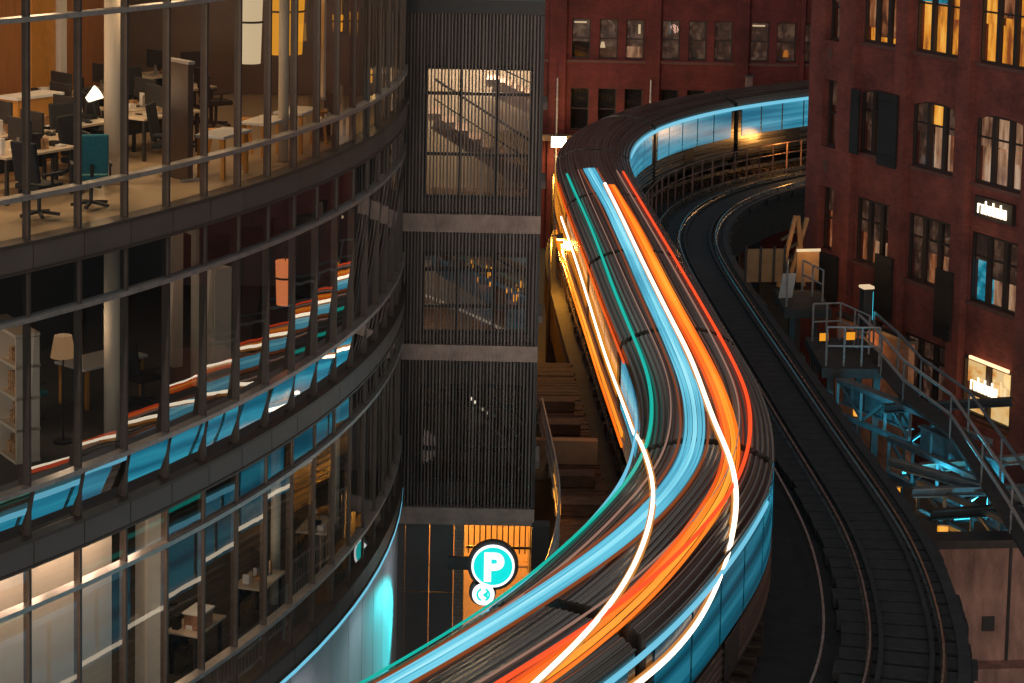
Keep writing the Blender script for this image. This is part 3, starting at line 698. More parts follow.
# dark middle floor
o = thing('display_shelf', 'lit shelf with bottles behind the dark middle floor glass', 'shelf', P(26.0, -15.4, FL2), R(-15+60))
mb = MB(); mb.box(-.2, -.16, -.3, .3, 0, 2.2); mb.box(-.16, .2, -.32, -.28, 0, 2.2); mb.box(-.16, .2, .28, .32, 0, 2.2)
for z in (.02, .6, 1.0, 1.4, 1.8, 2.15): mb.box(-.16, .2, -.28, .28, z, z+.04)
mb.build('case', 'cream_paint', o)
mb = MB(); mb.box(-.15, -.13, -.26, .26, 1.05, 1.75); mb.build('backlight', 'white_glow', o)
mb = MB()
for z in (.64, 1.04, 1.44):
    for k in range(6): mb.cyl((.05, -.23+.09*k, z), (.05, -.23+.09*k, z+.2+.03*(k % 3)), .03, 8)
mb.build('bottles', 'orange_wood', o)
o = thing('doorway_frame', 'white door frame standing in the dark middle floor', 'door frame', P(25.2, -13.6, FL2), R(-13+50))
mb = MB(); mb.box(-.1, .1, -.5, -.3, 0, 2.6); mb.box(-.1, .1, .38, .5, 0, 2.6); mb.build('posts', 'cream_paint', o)
mb = MB(); mb.box(-.1, .1, -.5, .5, 2.602, 2.72); mb.build('head', 'cream_paint', o)
lamp(o, (.9, .1, 2.4), 10, (1, .65, .4), .1)
o = thing('shelf_unit', 'pale shelf unit in the lit left corner of the middle floor', 'shelf', P(25.0, -25.8, FL2), R(-25+60))
mb = MB()
for z in (.0, .5, 1.0, 1.5, 2.0): mb.box(-.2, .2, -.7, .7, z, z+.05)
for y in (-.7, -.02, .66): mb.box(-.19, .19, y, y+.04, .051, 1.99)
mb.build('case', 'cream_paint', o)
mb = MB()
for z in (.055, .555, 1.055, 1.555):
    y = -.62
    while y < .6:
        w = random.uniform(.05, .16)
        if not -.1 < y+w/2 < .1: mb.box(-.1, .15, y, y+w*.9, z, z+random.uniform(.12, .38))
        y += w+.03
mb.build('boxes', 'book', o)
lab(chair(24.2, -22.4, FL2, 2.4, 'teal_fabric'), 'teal chair at the left edge of the middle floor')
lab(table(24.6, -18.6, .9, 1.4, .74, FL2, .8), 'white table deeper in the dark middle floor')
lab(chair(25.4, -18.6, FL2, 2.4), 'black chair by the white table on the middle floor')
o = thing('floor_lamp', 'standing lamp lighting the left corner of the middle floor', 'lamp', P(25.4, -24.0, FL2))
mb = MB(); mb.cyl((0, 0, 0), (0, 0, .03), .15, 16); mb.cyl((0, 0, .03), (0, 0, 1.5), .015, 8); mb.build('stand', 'black_metal', o)
mb = MB(); mb.tube([(0, 0, 1.4), (0, 0, 1.75)], [.2, .14], 18, cap=False); mb.build('lamp_shade', 'shade_dull', o)
lamp(o, (0, 0, 1.9), 20, (1, .7, .45), .1)
# lowest floor
o = thing('bookcase', 'narrow lit bookcase with colourful books on the lowest glass floor', 'bookcase', P(26.7, -22.7, FL1), R(-22+55))
mb = MB(); mb.box(-.2, -.16, -.2, .2, 0, 3.2); mb.box(-.16, .16, -.22, -.18, 0, 3.2); mb.box(-.16, .16, .18, .22, 0, 3.2)
for z in np.arange(.05, 3.2, .36): mb.box(-.16, .16, -.18, .18, z, z+.035)
mb.build('case', 'cream_paint', o)
mb = MB()
for z in np.arange(.085, 2.9, .36):
    y = -.17
    while y < .13:
        w = random.uniform(.025, .06); mb.box(-.1, .12, y, y+w, z, z+random.uniform(.18, .29)); y += w+.004
mb.build('books', 'book', o)
lamp(o, (.45, 0, 3.0), 14, (1, .7, .42), .1); lamp(o, (.45, .1, 1.6), 5, (1, .7, .42), .1)
lab(desk(26.9, -20.4, FL1, R(70), 1.0, .6), 'desk with a salmon box in the dark lowest glass floor'); lab(chair(26.2, -19.4, FL1, 2.0), 'black chair behind the glass of the lowest floor')
o = thing('storage_box', 'salmon storage box on the desk of the lowest glass floor', 'box', P(27.0, -20.6, FL1+.742), R(70))
mb = MB(); mb.box(-.22, .22, -.16, .16, 0, .26); mb.build('tub', 'mural', o, bevel=.02); mb = MB(); mb.box(-.24, .24, -.18, .18, .262, .29); mb.build('lid', 'white_paint', o)
lab(desk(27.0, -15.6, FL1, R(74), 1.0, .6), 'desk behind the middle of the lowest glass floor'); lab(monitor(27.0, -15.6, FL1+.74, 2.2, 'white_glow'), 'bright white screen on a desk of the lowest floor')
lab(desk(27.1, -9.2, FL1, R(80), 1.0, .6), 'desk near the right end of the lowest glass floor')

# ------------------------------------------------------------------ clad stair tower (middle)
tw = thing('stair_tower', 'dark ribbed metal stair tower with concrete bands beside the train', 'tower', (0, 45, 0))
X0, X1 = -2.72, .53; TD = 9.0
for z0, z1 in ((6.66, 7.04), (10.41, 10.76), (13.30, 13.70), (18.15, 18.45)):
    mb = MB(); mb.box(X0, X1, -.22, TD, z0, z1); mb.build('concrete_band', 'concrete' if z1 < 18 else 'dark_steel', tw)
def clad(z0, z1, holes, sp=.075):
    """ribbed screen: slim fins, dense except over the window where light shows between them"""
    mb = MB(); x = X0+.02
    while x < X1-.02:
        over = z1 > 15 and holes[0] < x < holes[1] and random.random() < .5
        w = random.uniform(.022, .04)
        if not over: mb.box(x, x+w, -.14-random.uniform(0, .02), -.02, z0+.002, z1-.002); x += sp
    mb.build('fin_screen', 'clad_metal', tw)
    mb = MB(); zc = [(z0, z1)]
    hx0, hx1, hz0, hz1 = holes
    mb.box(X0+.05, hx0, .1, .2, z0, z1); mb.box(hx1, X1-.03, .1, .2, z0, z1); mb.box(hx0, hx1, .1, .2, z0, hz0); mb.box(hx0, hx1, .1, .2, hz1, z1)
    mb.build('cladding', 'clad_metal', tw)
    f = MB(); f.box(hx0, hx1, .02, .1, hz0-.04, hz0+.04); f.box(hx0, hx1, .02, .1, hz1-.04, hz1+.04)
    for k in range(4):
        xx = hx0+(hx1-hx0)*k/3; f.box(xx-.035, xx+.035, .02, .1, hz0+.04, hz1-.04)
    for q in (.33, .8): f.box(hx0, hx1, .03, .09, hz0+(hz1-hz0)*q-.035, hz0+(hz1-hz0)*q+.035)
    w = f.build('window', 'dark_steel', tw)
    p = MB(); p.quad((hx0, .12, hz0), (hx1, .12, hz0), (hx1, .12, hz1), (hx0, .12, hz1)); p.build('pane', 'pane_glass', w)
clad(13.70, 18.15, (-2.06, .29, 14.05, 16.93)); clad(10.76, 13.30, (-2.06, .29, 11.0, 12.75)); clad(7.04, 10.41, (-2.06, .29, 7.6, 9.75))
for x in (X0, X1-.06):
    mb = MB(); mb.box(x, x+.06, -.21, TD-.1, 7.05, 18.14); mb.build('corner_post', 'dark_steel', tw)
mb = MB(); mb.box(X0+.07, X1-.07, 3.2, 3.3, 7.05, 18.1); mb.build('back_wall', 'cream_paint', tw)
mb = MB(); mb.box(X1-.2, X1-.1, .25, 3.1, 7.05, 18.1); mb.box(X0+.1, X0+.2, .25, 3.1, 7.05, 18.1); mb.build('side_wall', 'cream_paint', tw)
def stair(za, zb, xa, xb):
    n = 9; mb = MB()
    for k in range(n):
        u = k/(n-1); x = xa+(xb-xa)*u; z = za+(zb-za)*u; mb.box(x-.14, x+.14, 1.0, 2.2, z, z+.16)
    mb.bar((xa, 1.0, za-.05), (xb, 1.0, zb-.05), .06, .3); s = mb.build('stair_flight', 'concrete', tw)
    mb = MB(); mb.bar((xa, .95, za+.95), (xb, .95, zb+.95), .05); mb.bar((xa, .95, za+.5), (xb, .95, zb+.5), .03); mb.build('handrail', 'dark_steel', s)
stair(15.6, 14.1, -1.9, .5); stair(16.4, 15.9, -.6, .5); stair(12.4, 11.0, -1.9, .5); stair(9.4, 7.6, -1.9, .5)
for k in range(26):
    x = random.uniform(-1.0, .2); z = 11.95-.42*(x+1.0)+random.uniform(-.12, .5)
    mb = MB(); mb.cyl((x, .9, z), (x, .9, z+random.uniform(.05, .16)), .018, 6); mb.build('amber_reflection', 'signal_amber', tw)  # amber reflections painted as small glowing sticks
for k in range(5):
    mb = MB(); mb.cyl((-.95+.09*k, .9, 9.2-.08*k), (-.95+.09*k, .9, 9.27-.08*k), .02, 6); mb.build('white_spot', 'white_glow', tw)  # short slanting row of small glowing white spots
mb = MB(); mb.box(-1.4, -.1, 1.2, 1.6, 17.9, 17.98); mb.build('stair_light', 'office_dim', tw)
lamp(tw, (-.7, 1.3, 17.2), 230, (1, .78, .52), .2)
lamp(tw, (-1.9, 1.4, 12.3), 13, (1, .7, .42), .15); lamp(tw, (-1.9, 1.4, 9.5), 9, (1, .7, .42), .15)
mb = MB(); mb.box(X0+.1, X1-.1, 3.4, TD-.2, 18.46, 18.6); mb.build('roof', 'dark_steel', tw)
mb = MB(); mb.box(X1-.06, X1-.005, 3.35, TD-.2, 0, 18.1); mb.build('rear_side_wall', 'clad_metal', tw)
# ground part: dark garage panels, pale pier, orange alley
mb = MB()
for a, b_ in ((-2.9, -2.36), (-2.34, -1.82), (-1.80, -1.27)):
    for z0, z1 in ((0, 2.7), (2.72, 5.0), (5.02, 6.62)): mb.box(a, b_, .0, .12, z0, z1)
mb.build('garage_panel', 'garage_panel', tw)
mb = MB(); mb.box(-1.25, -1.03, -.1, .6, 0, 6.64); mb.build('pier', 'brick_pale', tw)
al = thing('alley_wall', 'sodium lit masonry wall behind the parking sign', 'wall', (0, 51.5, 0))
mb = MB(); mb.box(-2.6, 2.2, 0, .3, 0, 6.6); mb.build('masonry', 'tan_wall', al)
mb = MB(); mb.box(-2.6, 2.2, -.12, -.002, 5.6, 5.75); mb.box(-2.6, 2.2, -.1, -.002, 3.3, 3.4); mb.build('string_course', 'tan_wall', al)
o = thing('sodium_lamp', 'small amber sodium lamp under the concrete band above the parking sign', 'lamp', (-.92, 46.4, 6.35))
mb = MB(); mb.box(-.09, .09, -.06, .06, 0, .28); mb.build('bracket', 'dark_steel', o)
mb = MB(); mb.cyl((0, 0, -.12), (0, 0, 0), .09, 12); mb.build('bulb_glass', 'amber_lamp', o)
lamp(o, (.25, 1.8, -.6), 1300, (1, .42, .05), .15)
o = thing('picket_gate', 'dark picket gate against the orange wall behind the sign', 'gate', (-.25, 47.6, 5.0))
mb = MB()
for k in range(12): mb.box(-.75+k*.135, -.72+k*.135, 0, .03, 0, .9)
mb.build('pickets', 'black_metal', o)
mb = MB(); mb.box(-.8, .85, .032, .06, .1, .16); mb.box(-.8, .85, .032, .06, .75, .81); mb.build('rails', 'black_metal', o)
o = thing('equipment_box', 'black equipment box hanging at the right end of the lowest concrete band', 'box', (.68, 44.75, 5.75))
mb = MB(); mb.box(-.2, .2, -.2, .2, 0, 1.0); mb.build('cabinet', 'black_metal', o, bevel=.02)
mb = MB(); mb.box(-.17, .17, -.215, -.202, .06, .94); mb.build('door', 'dark_steel', o)

# ------------------------------------------------------------------ parking sign
sg = thing('parking_sign', 'round lit teal parking sign with white P and arrows', 'sign', (-.36, 44.0, 6.03))
def disc(r, y0, y1, cx=0, cz=0, n=48):
    mb = MB(); mb.cyl((cx, y0, cz), (cx, y1, cz), r, n); return mb
def ring(r0, r1, y0, y1, cx=0, cz=0, n=48, a0=0, a1=2*math.pi):
    mb = MB(); A_ = np.linspace(a0, a1, n+1)
    mb.sweep([[(cx+r*math.cos(a), y, cz+r*math.sin(a)) for r, y in ((r0, y0), (r1, y0), (r1, y1), (r0, y1))] for a in A_], list(A_), closed=True, caps=abs(a1-a0) < 6.2); return mb
bk = disc(.56, -.02, .12); bk.cyl((-.22, -.02, -.62), (-.22, .12, -.62), .30, 36); bk.build('backing', 'dark_steel', sg)
disc(.43, -.06, -.022).build('face', 'sign_teal', sg)
ring(.43, .475, -.075, -.022).build('rim', 'sign_white', sg)
tc_ = bpy.data.curves.new('letter_p', 'FONT'); tc_.body = 'P'; tc_.size = .86; tc_.extrude = .012; tc_.offset = .035; tc_.align_x = 'CENTER'
to = bpy.data.objects.new('tmp', tc_); COL.objects.link(to); bpy.context.view_layer.update()
me = bpy.data.meshes.new_from_object(to.evaluated_get(bpy.context.evaluated_depsgraph_get())); bpy.data.objects.remove(to)
me.materials.clear(); me.materials.append(MATS['sign_white']); po = bpy.data.objects.new('letter', me); COL.objects.link(po); po.parent = sg
po.rotation_euler = (R(90), 0, 0); po.location = (0, -.078, -.31)
sm = disc(.245, -.11, -.08, -.2, -.63).build('small_disc', 'sign_white', sg)
ar = ring(.11, .155, -.125, -.112, -.2, -.63, 20, R(110), R(250)); ar2 = ring(.11, .155, -.125, -.112, -.2, -.63, 20, R(-70), R(70))
for q in (ar, ar2): q.build('arrow_arc', 'sign_teal', sm)
mb = MB(); mb.v += [(-.10, -.125, -.53), (-.10, -.125, -.73), (-.22, -.125, -.63)]; mb.f.append((0, 1, 2)); mb.uv.append(None); mb.mi.append(0); mb.build('arrow_head', 'sign_teal', sm)
mb = MB(); mb.box(-1.0, -.5, .0, .1, -.12, .16); mb.build('bracket_arm', 'dark_steel', sg)
lamp(sg, (-.3, -.35, -.1), 1500, (.05, .85, .9), .15, 'SPOT', Vector((-2.25, -3.9, -.5)).to_track_quat('-Z', 'Y').to_euler(), 46)

# ------------------------------------------------------------------ brick warehouse (right)
ANG = math.atan2(-.91, .42)
rb = thing('brick_warehouse', 'red brick warehouse with pilasters, lit windows and a white lit sign', 'building', (11.33, 77.73, 0), ANG)
SEND = 34.0
PILS = [(-.6, 2.4)]+[(4.95+3.65*k, 5.65+3.65*k) for k in range(8)]
wall = MB()
ROW = [(2.3, 4.5), (6.45, 8.87), (10.55, 12.95), (14.64, 17.05), (18.7, 21.1)]
NROW = [(6.5, 8.95), (10.46, 13.03), (14.5, 17.0), (18.6, 21.0)]
# corner pier with one slim window a storey
z = 0
for a, b_ in NROW:
    wall.box(-.6, 2.4, 0, .6, z, a); wall.box(-.6, .35, 0, .6, a, b_); wall.box(1.35, 2.4, 0, .6, a, b_); z = b_
wall.box(-.6, 2.4, 0, .6, z, 26)
BAYS = []
for k in range(8):
    b0 = 2.4 if k == 0 else PILS[k][1]; b1 = PILS[k+1][0]
    wall.box(PILS[k+1][0], PILS[k+1][1], 0, .6, 0, 26); BAYS.append((b0, b1))
    z = 0
    for a, b_ in ROW:
        wall.box(b0, b1, .28, .9, z, a); wall.box(b0, b0+.12, .28, .9, a, b_); wall.box(b1-.12, b1, .28, .9, a, b_); z = b_
    wall.box(b0, b1, .28, .9, z, 26)
wall.box(-.6, .0, .602, 16, 0, 26); wall.box(-.6, SEND, 15.9, 16.2, 0, 26)
wall.build('brick_wall', 'brick_right', rb)
mb = MB(); mb.box(-.8, SEND, -.15, 16.4, 26.0, 26.5); mb.build('parapet', 'stone_sill', rb)
# sloping underside of arched heads on the middle storey
for (b0, b1) in BAYS[:3]:
    mb = MB(); n = 10; w0, w1 = b0+.12, b1-.12
    top = [(w0+(w1-w0)*k/n, 12.95-.22*abs(2*k/n-1)**2.2) for k in range(n+1)]
    for (xa, za), (xb, zb_) in zip(top, top[1:]):
        i = len(mb.v); mb.v += [(xa, .3, za), (xb, .3, zb_), (xb, .3, 12.952), (xa, .3, 12.952), (xa, .6, za), (xb, .6, zb_), (xb, .6, 12.952), (xa, .6, 12.952)]
        for q in ((0,1,2,3),(4,7,6,5),(0,4,5,1)): mb.f.append(tuple(i+c for c in q)); mb.uv.append(None); mb.mi.append(0)
    mb.build('arch_lintel', 'brick_right', rb)
def sash(b0, b1, z0, z1, ylit, mats_, nl=3, trans=.68, y=.40):
    """window of nl lights: frame > pane, blinds"""
    f = MB(); f.box(b0, b1, y-.06, y+.06, z0, z0+.09); f.box(b0, b1, y-.06, y+.06, z1-.09, z1)
    for k in range(nl+1):
        x = b0+(b1-b0)*k/nl; hw = .07 if 0 < k < nl else .05; xa = max(b0, x-hw*1.4); xb = min(b1, x+hw*1.4); f.box(xa, xb, y-.07, y+.07, z0+.09, z1-.09)
    if trans: zz_ = z0+(z1-z0)*trans; f.box(b0+.07, b1-.07, y-.04, y+.04, zz_-.03, zz_+.03)
    w = f.build('window', 'window_frame', rb)
    p = MB(); p.quad((b0, y+.01, z0), (b1, y+.01, z0), (b1, y+.01, z1), (b0, y+.01, z1)); p.build('pane', 'pane_glass', w)
    for k in range(nl):
        xa = b0+(b1-b0)*k/nl; xb = b0+(b1-b0)*(k+1)/nl; m_ = mats_[k % len(mats_)]
        lo, hi, fr_ = m_
        zs = z0+(z1-z0)*min(.95, max(.06, fr_+random.uniform(-.1, .1)))
        q = MB(); q.box(xa, xb, y+.22, y+.25, z0, zs-.002); q.build('lit_room', lo, w)
        q = MB(); q.box(xa, xb, y+.12, y+.15, zs, z1); q.build('blind', hi, w)
    s = MB(); s.box(b0-.1, b1+.1, .2, .33, z0-.12, z0-.003); s.build('sill', 'stone_sill', w)
A = ('lit_gold', 'lit_brown', .2); B_ = ('lit_gold', 'lit_gold', .5); T_ = ('lit_gold', 'lit_teal', .72); D_ = ('lit_dim', 'lit_dim', .5); G_ = ('lit_pale', 'lit_pale', .45); O_ = ('lit_dim', 'lit_brown', .5); H_ = ('lit_gold', 'lit_brown', .75); TT = ('lit_teal', 'lit_dim', .5); PB = ('lit_pale', 'lit_dim', .42); K_ = ('lit_brown', 'lit_dim', .55); GO = ('lit_pale', 'lit_gold', .55)
PLAN = {3: [[A], [T_, T_, B_], [B_, H_, B_], [B_], [A]], 2: [[D_, K_, D_], [D_, GO, K_], [G_, G_, G_], [D_], [A]], 1: [[K_, PB, D_], [D_, K_, PB], [TT, PB, PB], [D_], [D_]], 4: [[D_]]*5}
for ri, rows in PLAN.items():
    z0, z1 = ROW[ri]
    for bi, ms in enumerate(rows):
        b0, b1 = BAYS[bi]; sash(b0+.12, b1-.12, z0, z1, True, ms, trans=.66 if ri != 3 else .72)
for z0, z1 in NROW:
    sash(.36, 1.34, z0, z1, False, [D_] if z0 > 8 else [K_], nl=1, trans=.5, y=.35)
sash(BAYS[0][0]+.12, BAYS[0][1]-.12, *ROW[0], False, [D_]); sash(BAYS[1][0]+.12, BAYS[1][1]-.12, *ROW[0], False, [D_])
# iron fire shutters standing open beside the windows
for x0, x1, z0, z1 in ((4.2, 5.35, 10.35, 13.0), (.55, 1.9, 4.6, 6.45), (4.35, 5.4, 4.8, 7.1), (8.0, 8.95, 4.9, 7.3), (2.42, 2.95, 10.5, 12.9)):
    mb = MB(); mb.box(x0, x1, -.12, -.04, z0, z1); mb.box(x0+.05, x1-.05, -.15, -.122, z0+.3, z0+.4); mb.box(x0+.05, x1-.05, -.15, -.122, z1-.4, z1-.3); mb.build('fire_shutter', 'shutter_iron', rb)
# plaques on the corner pier
for z in (14.0, 9.75):
    mb = MB(); mb.box(.65, .95, -.05, -.002, z-.2, z+.2); mb.build('plaque', 'stone_sill', rb)
# lit sign: a row of bright letter-like strokes (not legible in the photo)
sgn = MB(); sgn.box(9.75, 11.75, .1, .27, 9.45, 10.15); sgn = sgn.build('sign_board', 'window_frame', rb)
def letters(x0, x1, z0, zx, za, y, par, m_, seed):
    rn = random.Random(seed); x = x0; mb = MB(); w = (x1-x0)/8*.62
    for k in range(8):
        xa = x0+(x1-x0)*k/8; top = za if k in (2, 4, 6) else zx; st = .055
        mb.box(xa, xa+st, y-.03, y, z0, top)
        if k in (0,): mb.box(xa+st, xa+w, y-.03, y, zx-st, zx)
        else:
            mb.box(xa+w-st, xa+w, y-.03, y, z0, zx); mb.box(xa+st, xa+w-st, y-.03, y, zx-st, zx)
            if k % 2: mb.box(xa+st, xa+w-st, y-.03, y, z0, z0+st)
    mb.build('sign_lettering', m_, par)
letters(9.95, 11.55, 9.6, 9.92, 10.05, .095, sgn, 'letter_white', 1)
lamp(sgn, (10.7, -.25, 9.8), 6, (1, .7, .35), .2)
# shop window with its own sign at the foot
sash(9.45, 12.05, 2.6, 4.55, True, [('lit_shop', 'lit_shop', .5)], nl=2, trans=None, y=.24)
mb = MB(); mb.box(9.9, 12.0, .02, .1, 4.56, 4.66); mb.build('shop_canopy_light', 'strip_warm', rb)
ss = MB(); ss.box(9.9, 11.7, .02, .1, 3.35, 3.5); ss = ss.build('shop_sign_rail', 'dark_steel', rb)
letters(10.0, 11.5, 3.52, 3.85, 4.0, .08, ss, 'letter_white', 2)
lamp(rb, (10.8, -.8, 3.9), 30, (1, .6, .25), .4)

# ------------------------------------------------------------------ brick mill behind
bb = thing('brick_mill', 'dark red brick building across the far end with rows of narrow windows', 'building', (0, 108, 0))
mb = MB()
WX = [(2.72, 3.70), (4.17, 5.15), (5.57, 6.53), (7.47, 8.42), (8.87, 9.84), (10.22, 11.2), (12.15, 13.13), (13.52, 14.55), (15.0, 16.0), (16.9, 17.9), (18.3, 19.3)]
ROWB = [(1.2, 4.6), (6.35, 8.62), (10.18, 12.3), (14.3, 16.5), (18.4, 20.6)]
xs = -12.0
z = 0
for a, b_ in ROWB:
    mb.box(xs, 30, 0, .5, z, a); x = xs
    for w0, w1 in WX: mb.box(x, w0, 0, .5, a, b_); x = w1
    mb.box(x, 30, 0, .5, a, b_); z = b_
mb.box(xs, 30, 0, .5, z, 30)
for p0, p1 in ((1.55, 2.42), (6.62, 7.36), (11.32, 12.0), (14.72, 14.94), (16.1, 16.8)): mb.box(p0, p1, -.3, -.002, 0, 30)
mb.build('brick_wall', 'brick_back', bb)
for z0, z1, m_, d_ in ((9.98, 10.12, 'stone_sill', .12), (5.86, 6.16, 'tan_wall', .45), (14.1, 14.25, 'stone_sill', .12)):
    x = xs; segs = []
    for p0, p1 in ((1.55, 2.42), (6.62, 7.36), (11.32, 12.0), (14.72, 14.94), (16.1, 16.8)): segs.append((x, p0)); x = p1
    segs.append((x, 30)); mb = MB()
    for a, b_ in (segs if d_ < .3 else [(xs, 30)]): mb.box(a, b_, -d_ if d_ < .3 else -d_-.302, -.002 if d_ < .3 else -.302, z0, z1)
    mb.build('ledge', m_, bb)
def bwin(w0, w1, z0, z1, lo, hi, fr):
    f = MB(); f.box(w0, w1, .3, .4, z0, z0+.07); f.box(w0, w1, .3, .4, z1-.07, z1); f.box(w0, w0+.06, .3, .4, z0+.07, z1-.07); f.box(w1-.06, w1, .3, .4, z0+.07, z1-.07); f.box(w0+.06, w1-.06, .31, .39, (z0+z1)/2-.03, (z0+z1)/2+.03)
    w = f.build('window', 'window_frame', bb)
    p = MB(); p.quad((w0, .36, z0), (w1, .36, z0), (w1, .36, z1), (w0, .36, z1)); p.build('pane', 'pane_glass', w)
    zs = z0+(z1-z0)*fr; q = MB(); q.box(w0, w1, .9, .93, z0, zs-.002); q.build('lit_room', lo, w); q = MB(); q.box(w0, w1, .6, .63, zs, z1); q.build('blind', hi, w)
    return w
for r_, (z0, z1) in enumerate(ROWB):
    for k, (w0, w1) in enumerate(WX):
        lo, hi, fr = 'lit_dim', 'lit_dim', .5
        if r_ == 2 and k in (0, 1, 2): lo, hi, fr = [('black_fabric', 'lit_dim', .4), ('lit_dim', 'lit_dim', .45), ('lit_pale', 'lit_dim', .3)][k]
        if r_ == 1: lo, hi = 'black_fabric', 'black_fabric'
        w = bwin(w0, w1, z0, z1, lo, hi, fr)
        if r_ == 2 and k in (0, 6):
            q = MB(); q.box(w0+.12, w1-.2, .5, .55, z1-.28, z1-.20); q.build('lit_tube', 'shade_cream', w)
        if r_ == 2 and k == 2:
            q = MB(); q.box(w1-.3, w1-.18, .5, .55, z1-.8, z1-.3); q.build('lit_tube', 'shade_cream', w)
        if r_ == 2 and k == 1:
            q = MB(); q.cyl((w0+.2, .55, z0+.55), (w0+.2, .55, z0+.85), .14, 12, .08); q.build('lamp_shade', 'shade_cream', w)
        if r_ == 2 and k == 7:
            q = MB(); q.cyl((w0+.55, .55, z0+.25), (w0+.55, .55, z0+.6), .16, 12, .1); q.build('lamp_shade', 'amber_glow', w)
# flood lamps on the far wall and amber street lamps in the side street
def wall_lamp(loc, label, e):
    o = thing('flood_lamp', label, 'lamp', loc)
    mb = MB(); mb.box(-.42, .42, -.14, .14, -.2, .4); mb.build('housing', 'dark_steel', o)
    mb = MB(); mb.box(-.38, .38, -.2, -.142, -.17, .36); mb.build('lens', 'flood', o)
    mb = MB(); mb.bar((0, .14, .1), (0, .9, .3), .06); mb.build('arm', 'dark_steel', o)
    lamp(o, (0, -.6, -.1), e, (1, .62, .26), .25)
wall_lamp((2.12, 106.6, 5.85), 'bright white flood lamp on the far wall at the head of the street', 350)
wall_lamp((3.9, 106.6, 5.35), 'dimmer flood lamp right of the bright one on the far wall', 150)
def street_lamp(x, y, h, label, e):
    o = thing('street_lamp', label, 'street lamp', (x, y, 0), 0, 'amber street lamps in the side street')
    mb = MB(); mb.cyl((0, 0, 0), (0, 0, h), .09, 10, .05); mb.bar((0, 0, h), (.35, 0, h+.1), .05); mb.build('pole', 'dark_steel', o)
    mb = MB(); mb.cyl((.35, 0, h-.04), (.35, 0, h+.12), .16, 14, .1); mb.build('head', 'dark_steel', o)
    mb = MB(); mb.cyl((.35, 0, h-.1), (.35, 0, h-.042), .13, 14); mb.build('lens', 'amber_lamp', o)
    lamp(o, (.35, 0, h-.3), e, (1, .40, .04), .15)
street_lamp(1.5, 86.5, 7.6, 'amber street lamp in the side street left of the train, the farther one', 1500)
street_lamp(1.2, 71.0, 8.0, 'amber street lamp in the side street just behind the tower', 1100)
# sodium lit side-street wall
sw = thing('street_wall', 'orange lit wall along the side street left of the train', 'wall', (-.6, 82, 0), R(90-88.6))
mb = MB(); mb.box(-.2, .2, -24, 22, 0, 6.5); mb.build('masonry', 'tan_wall', sw); mb = MB(); mb.box(-.25, .25, -24, 22, 6.502, 6.7); mb.build('coping', 'stone_sill', sw)
# back street wall behind the far railing, pole, signal
o = thing('signal_light', 'small signal box glowing amber over red beside the far railing', 'signal', tuple(at(11.5, 1.6, RAIL-.4)))
mb = MB(); mb.cyl((0, 0, 0), (0, 0, 1.6), .05, 8); mb.build('mast', 'dark_steel', o)
mb = MB(); mb.box(-.2, .2, -.1, .1, 1.3, 2.5); mb.build('housing', 'dark_steel', o)
mb = MB(); mb.box(-.17, .17, -.14, -.102, 1.9, 2.45); mb.build('amber_lens', 'signal_amber', o); mb = MB(); mb.cyl((0, -.14, 1.6), (0, -.102, 1.6), .15, 14); mb.build('red_lens', 'signal_red', o)
o = thing('utility_pole', 'tall orange lit pole rising past the train on the far curve', 'pole', (11.35, 101.2, 0))
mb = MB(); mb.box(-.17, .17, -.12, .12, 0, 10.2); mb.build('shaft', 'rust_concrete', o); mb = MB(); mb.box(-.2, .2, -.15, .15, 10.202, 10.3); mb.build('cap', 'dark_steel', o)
lamp(o, (1.5, -3.5, 7.6), 120, (1, .45, .1), .3)
for x, y, l in ((2.0, 107.4, 'thin downpipe left of the first windows on the far brick building'), (6.9, 107.35, 'lit downpipe on the middle pilaster of the far brick building')):
    mb = MB(); mb.cyl((0, 0, 0), (0, 0, 9.2), .05, 8)
    for z in (2, 5, 8): mb.cyl((0, 0, z), (0, 0, z+.12), .075, 8)
    o = mb.build('drain_pipe', 'galv'); o.location = (x, y, 0); tag(o, l, 'pipe')

# ------------------------------------------------------------------ works yard right of the tracks
yd = thing('service_platform', 'dark service platform with white tube railings right of the tracks', 'platform', (0, 0, 0))
mb = MB(); mb.box(9.3, 11.2, 60.8, 64.6, 5.9, 6.2); mb.build('deck', 'timber_dark', yd); mb = MB(); mb.box(9.1, 10.7, 68.2, 71.2, 5.95, 6.25); mb.build('upper_landing', 'timber_dark', yd)
for x, y in ((9.6, 61.1), (11, 61.1), (9.6, 64.3), (11, 64.3), (9.4, 68.5), (10.5, 70.9)):
    mb = MB(); mb.box(x-.1, x+.1, y-.1, y+.1, 0, 5.9); mb.build('leg', 'dark_steel', yd)
def fence(label, pts, z0, n, hs=(1.2, .62), r=.035):
    t = thing('tube_railing', label, 'railing', (pts[0][0], pts[0][1], z0)); b0 = Vector((pts[0][0], pts[0][1], z0))
    for (a, b_) in zip(pts, pts[1:]):
        for k in range(n+1):
            if k == n and b_ is not pts[-1]: continue
            u = k/n; p = Vector((a[0]+(b_[0]-a[0])*u, a[1]+(b_[1]-a[1])*u, z0))-b0; mb = MB(); mb.cyl(p, p+Vector((0, 0, hs[0])), r, 8); mb.build('post', 'galv', t)
    for h in hs:
        mb = MB(); mb.tube([Vector((p[0], p[1], z0+h))-b0 for p in pts], r*.9, 8); mb.build('rail', 'galv', t)
fence('white tube railing along the front of the service platform', [(9.45, 61.05), (11.06, 61.1)], 6.2, 3)
fence('white tube railing along the back of the service platform', [(9.46, 64.1), (10.36, 64.3), (11.0, 62.6)], 6.2, 2)
fence('white tube railing around the upper landing beside the brick corner', [(9.2, 68.55), (9.5, 70.8)], 6.25, 2)
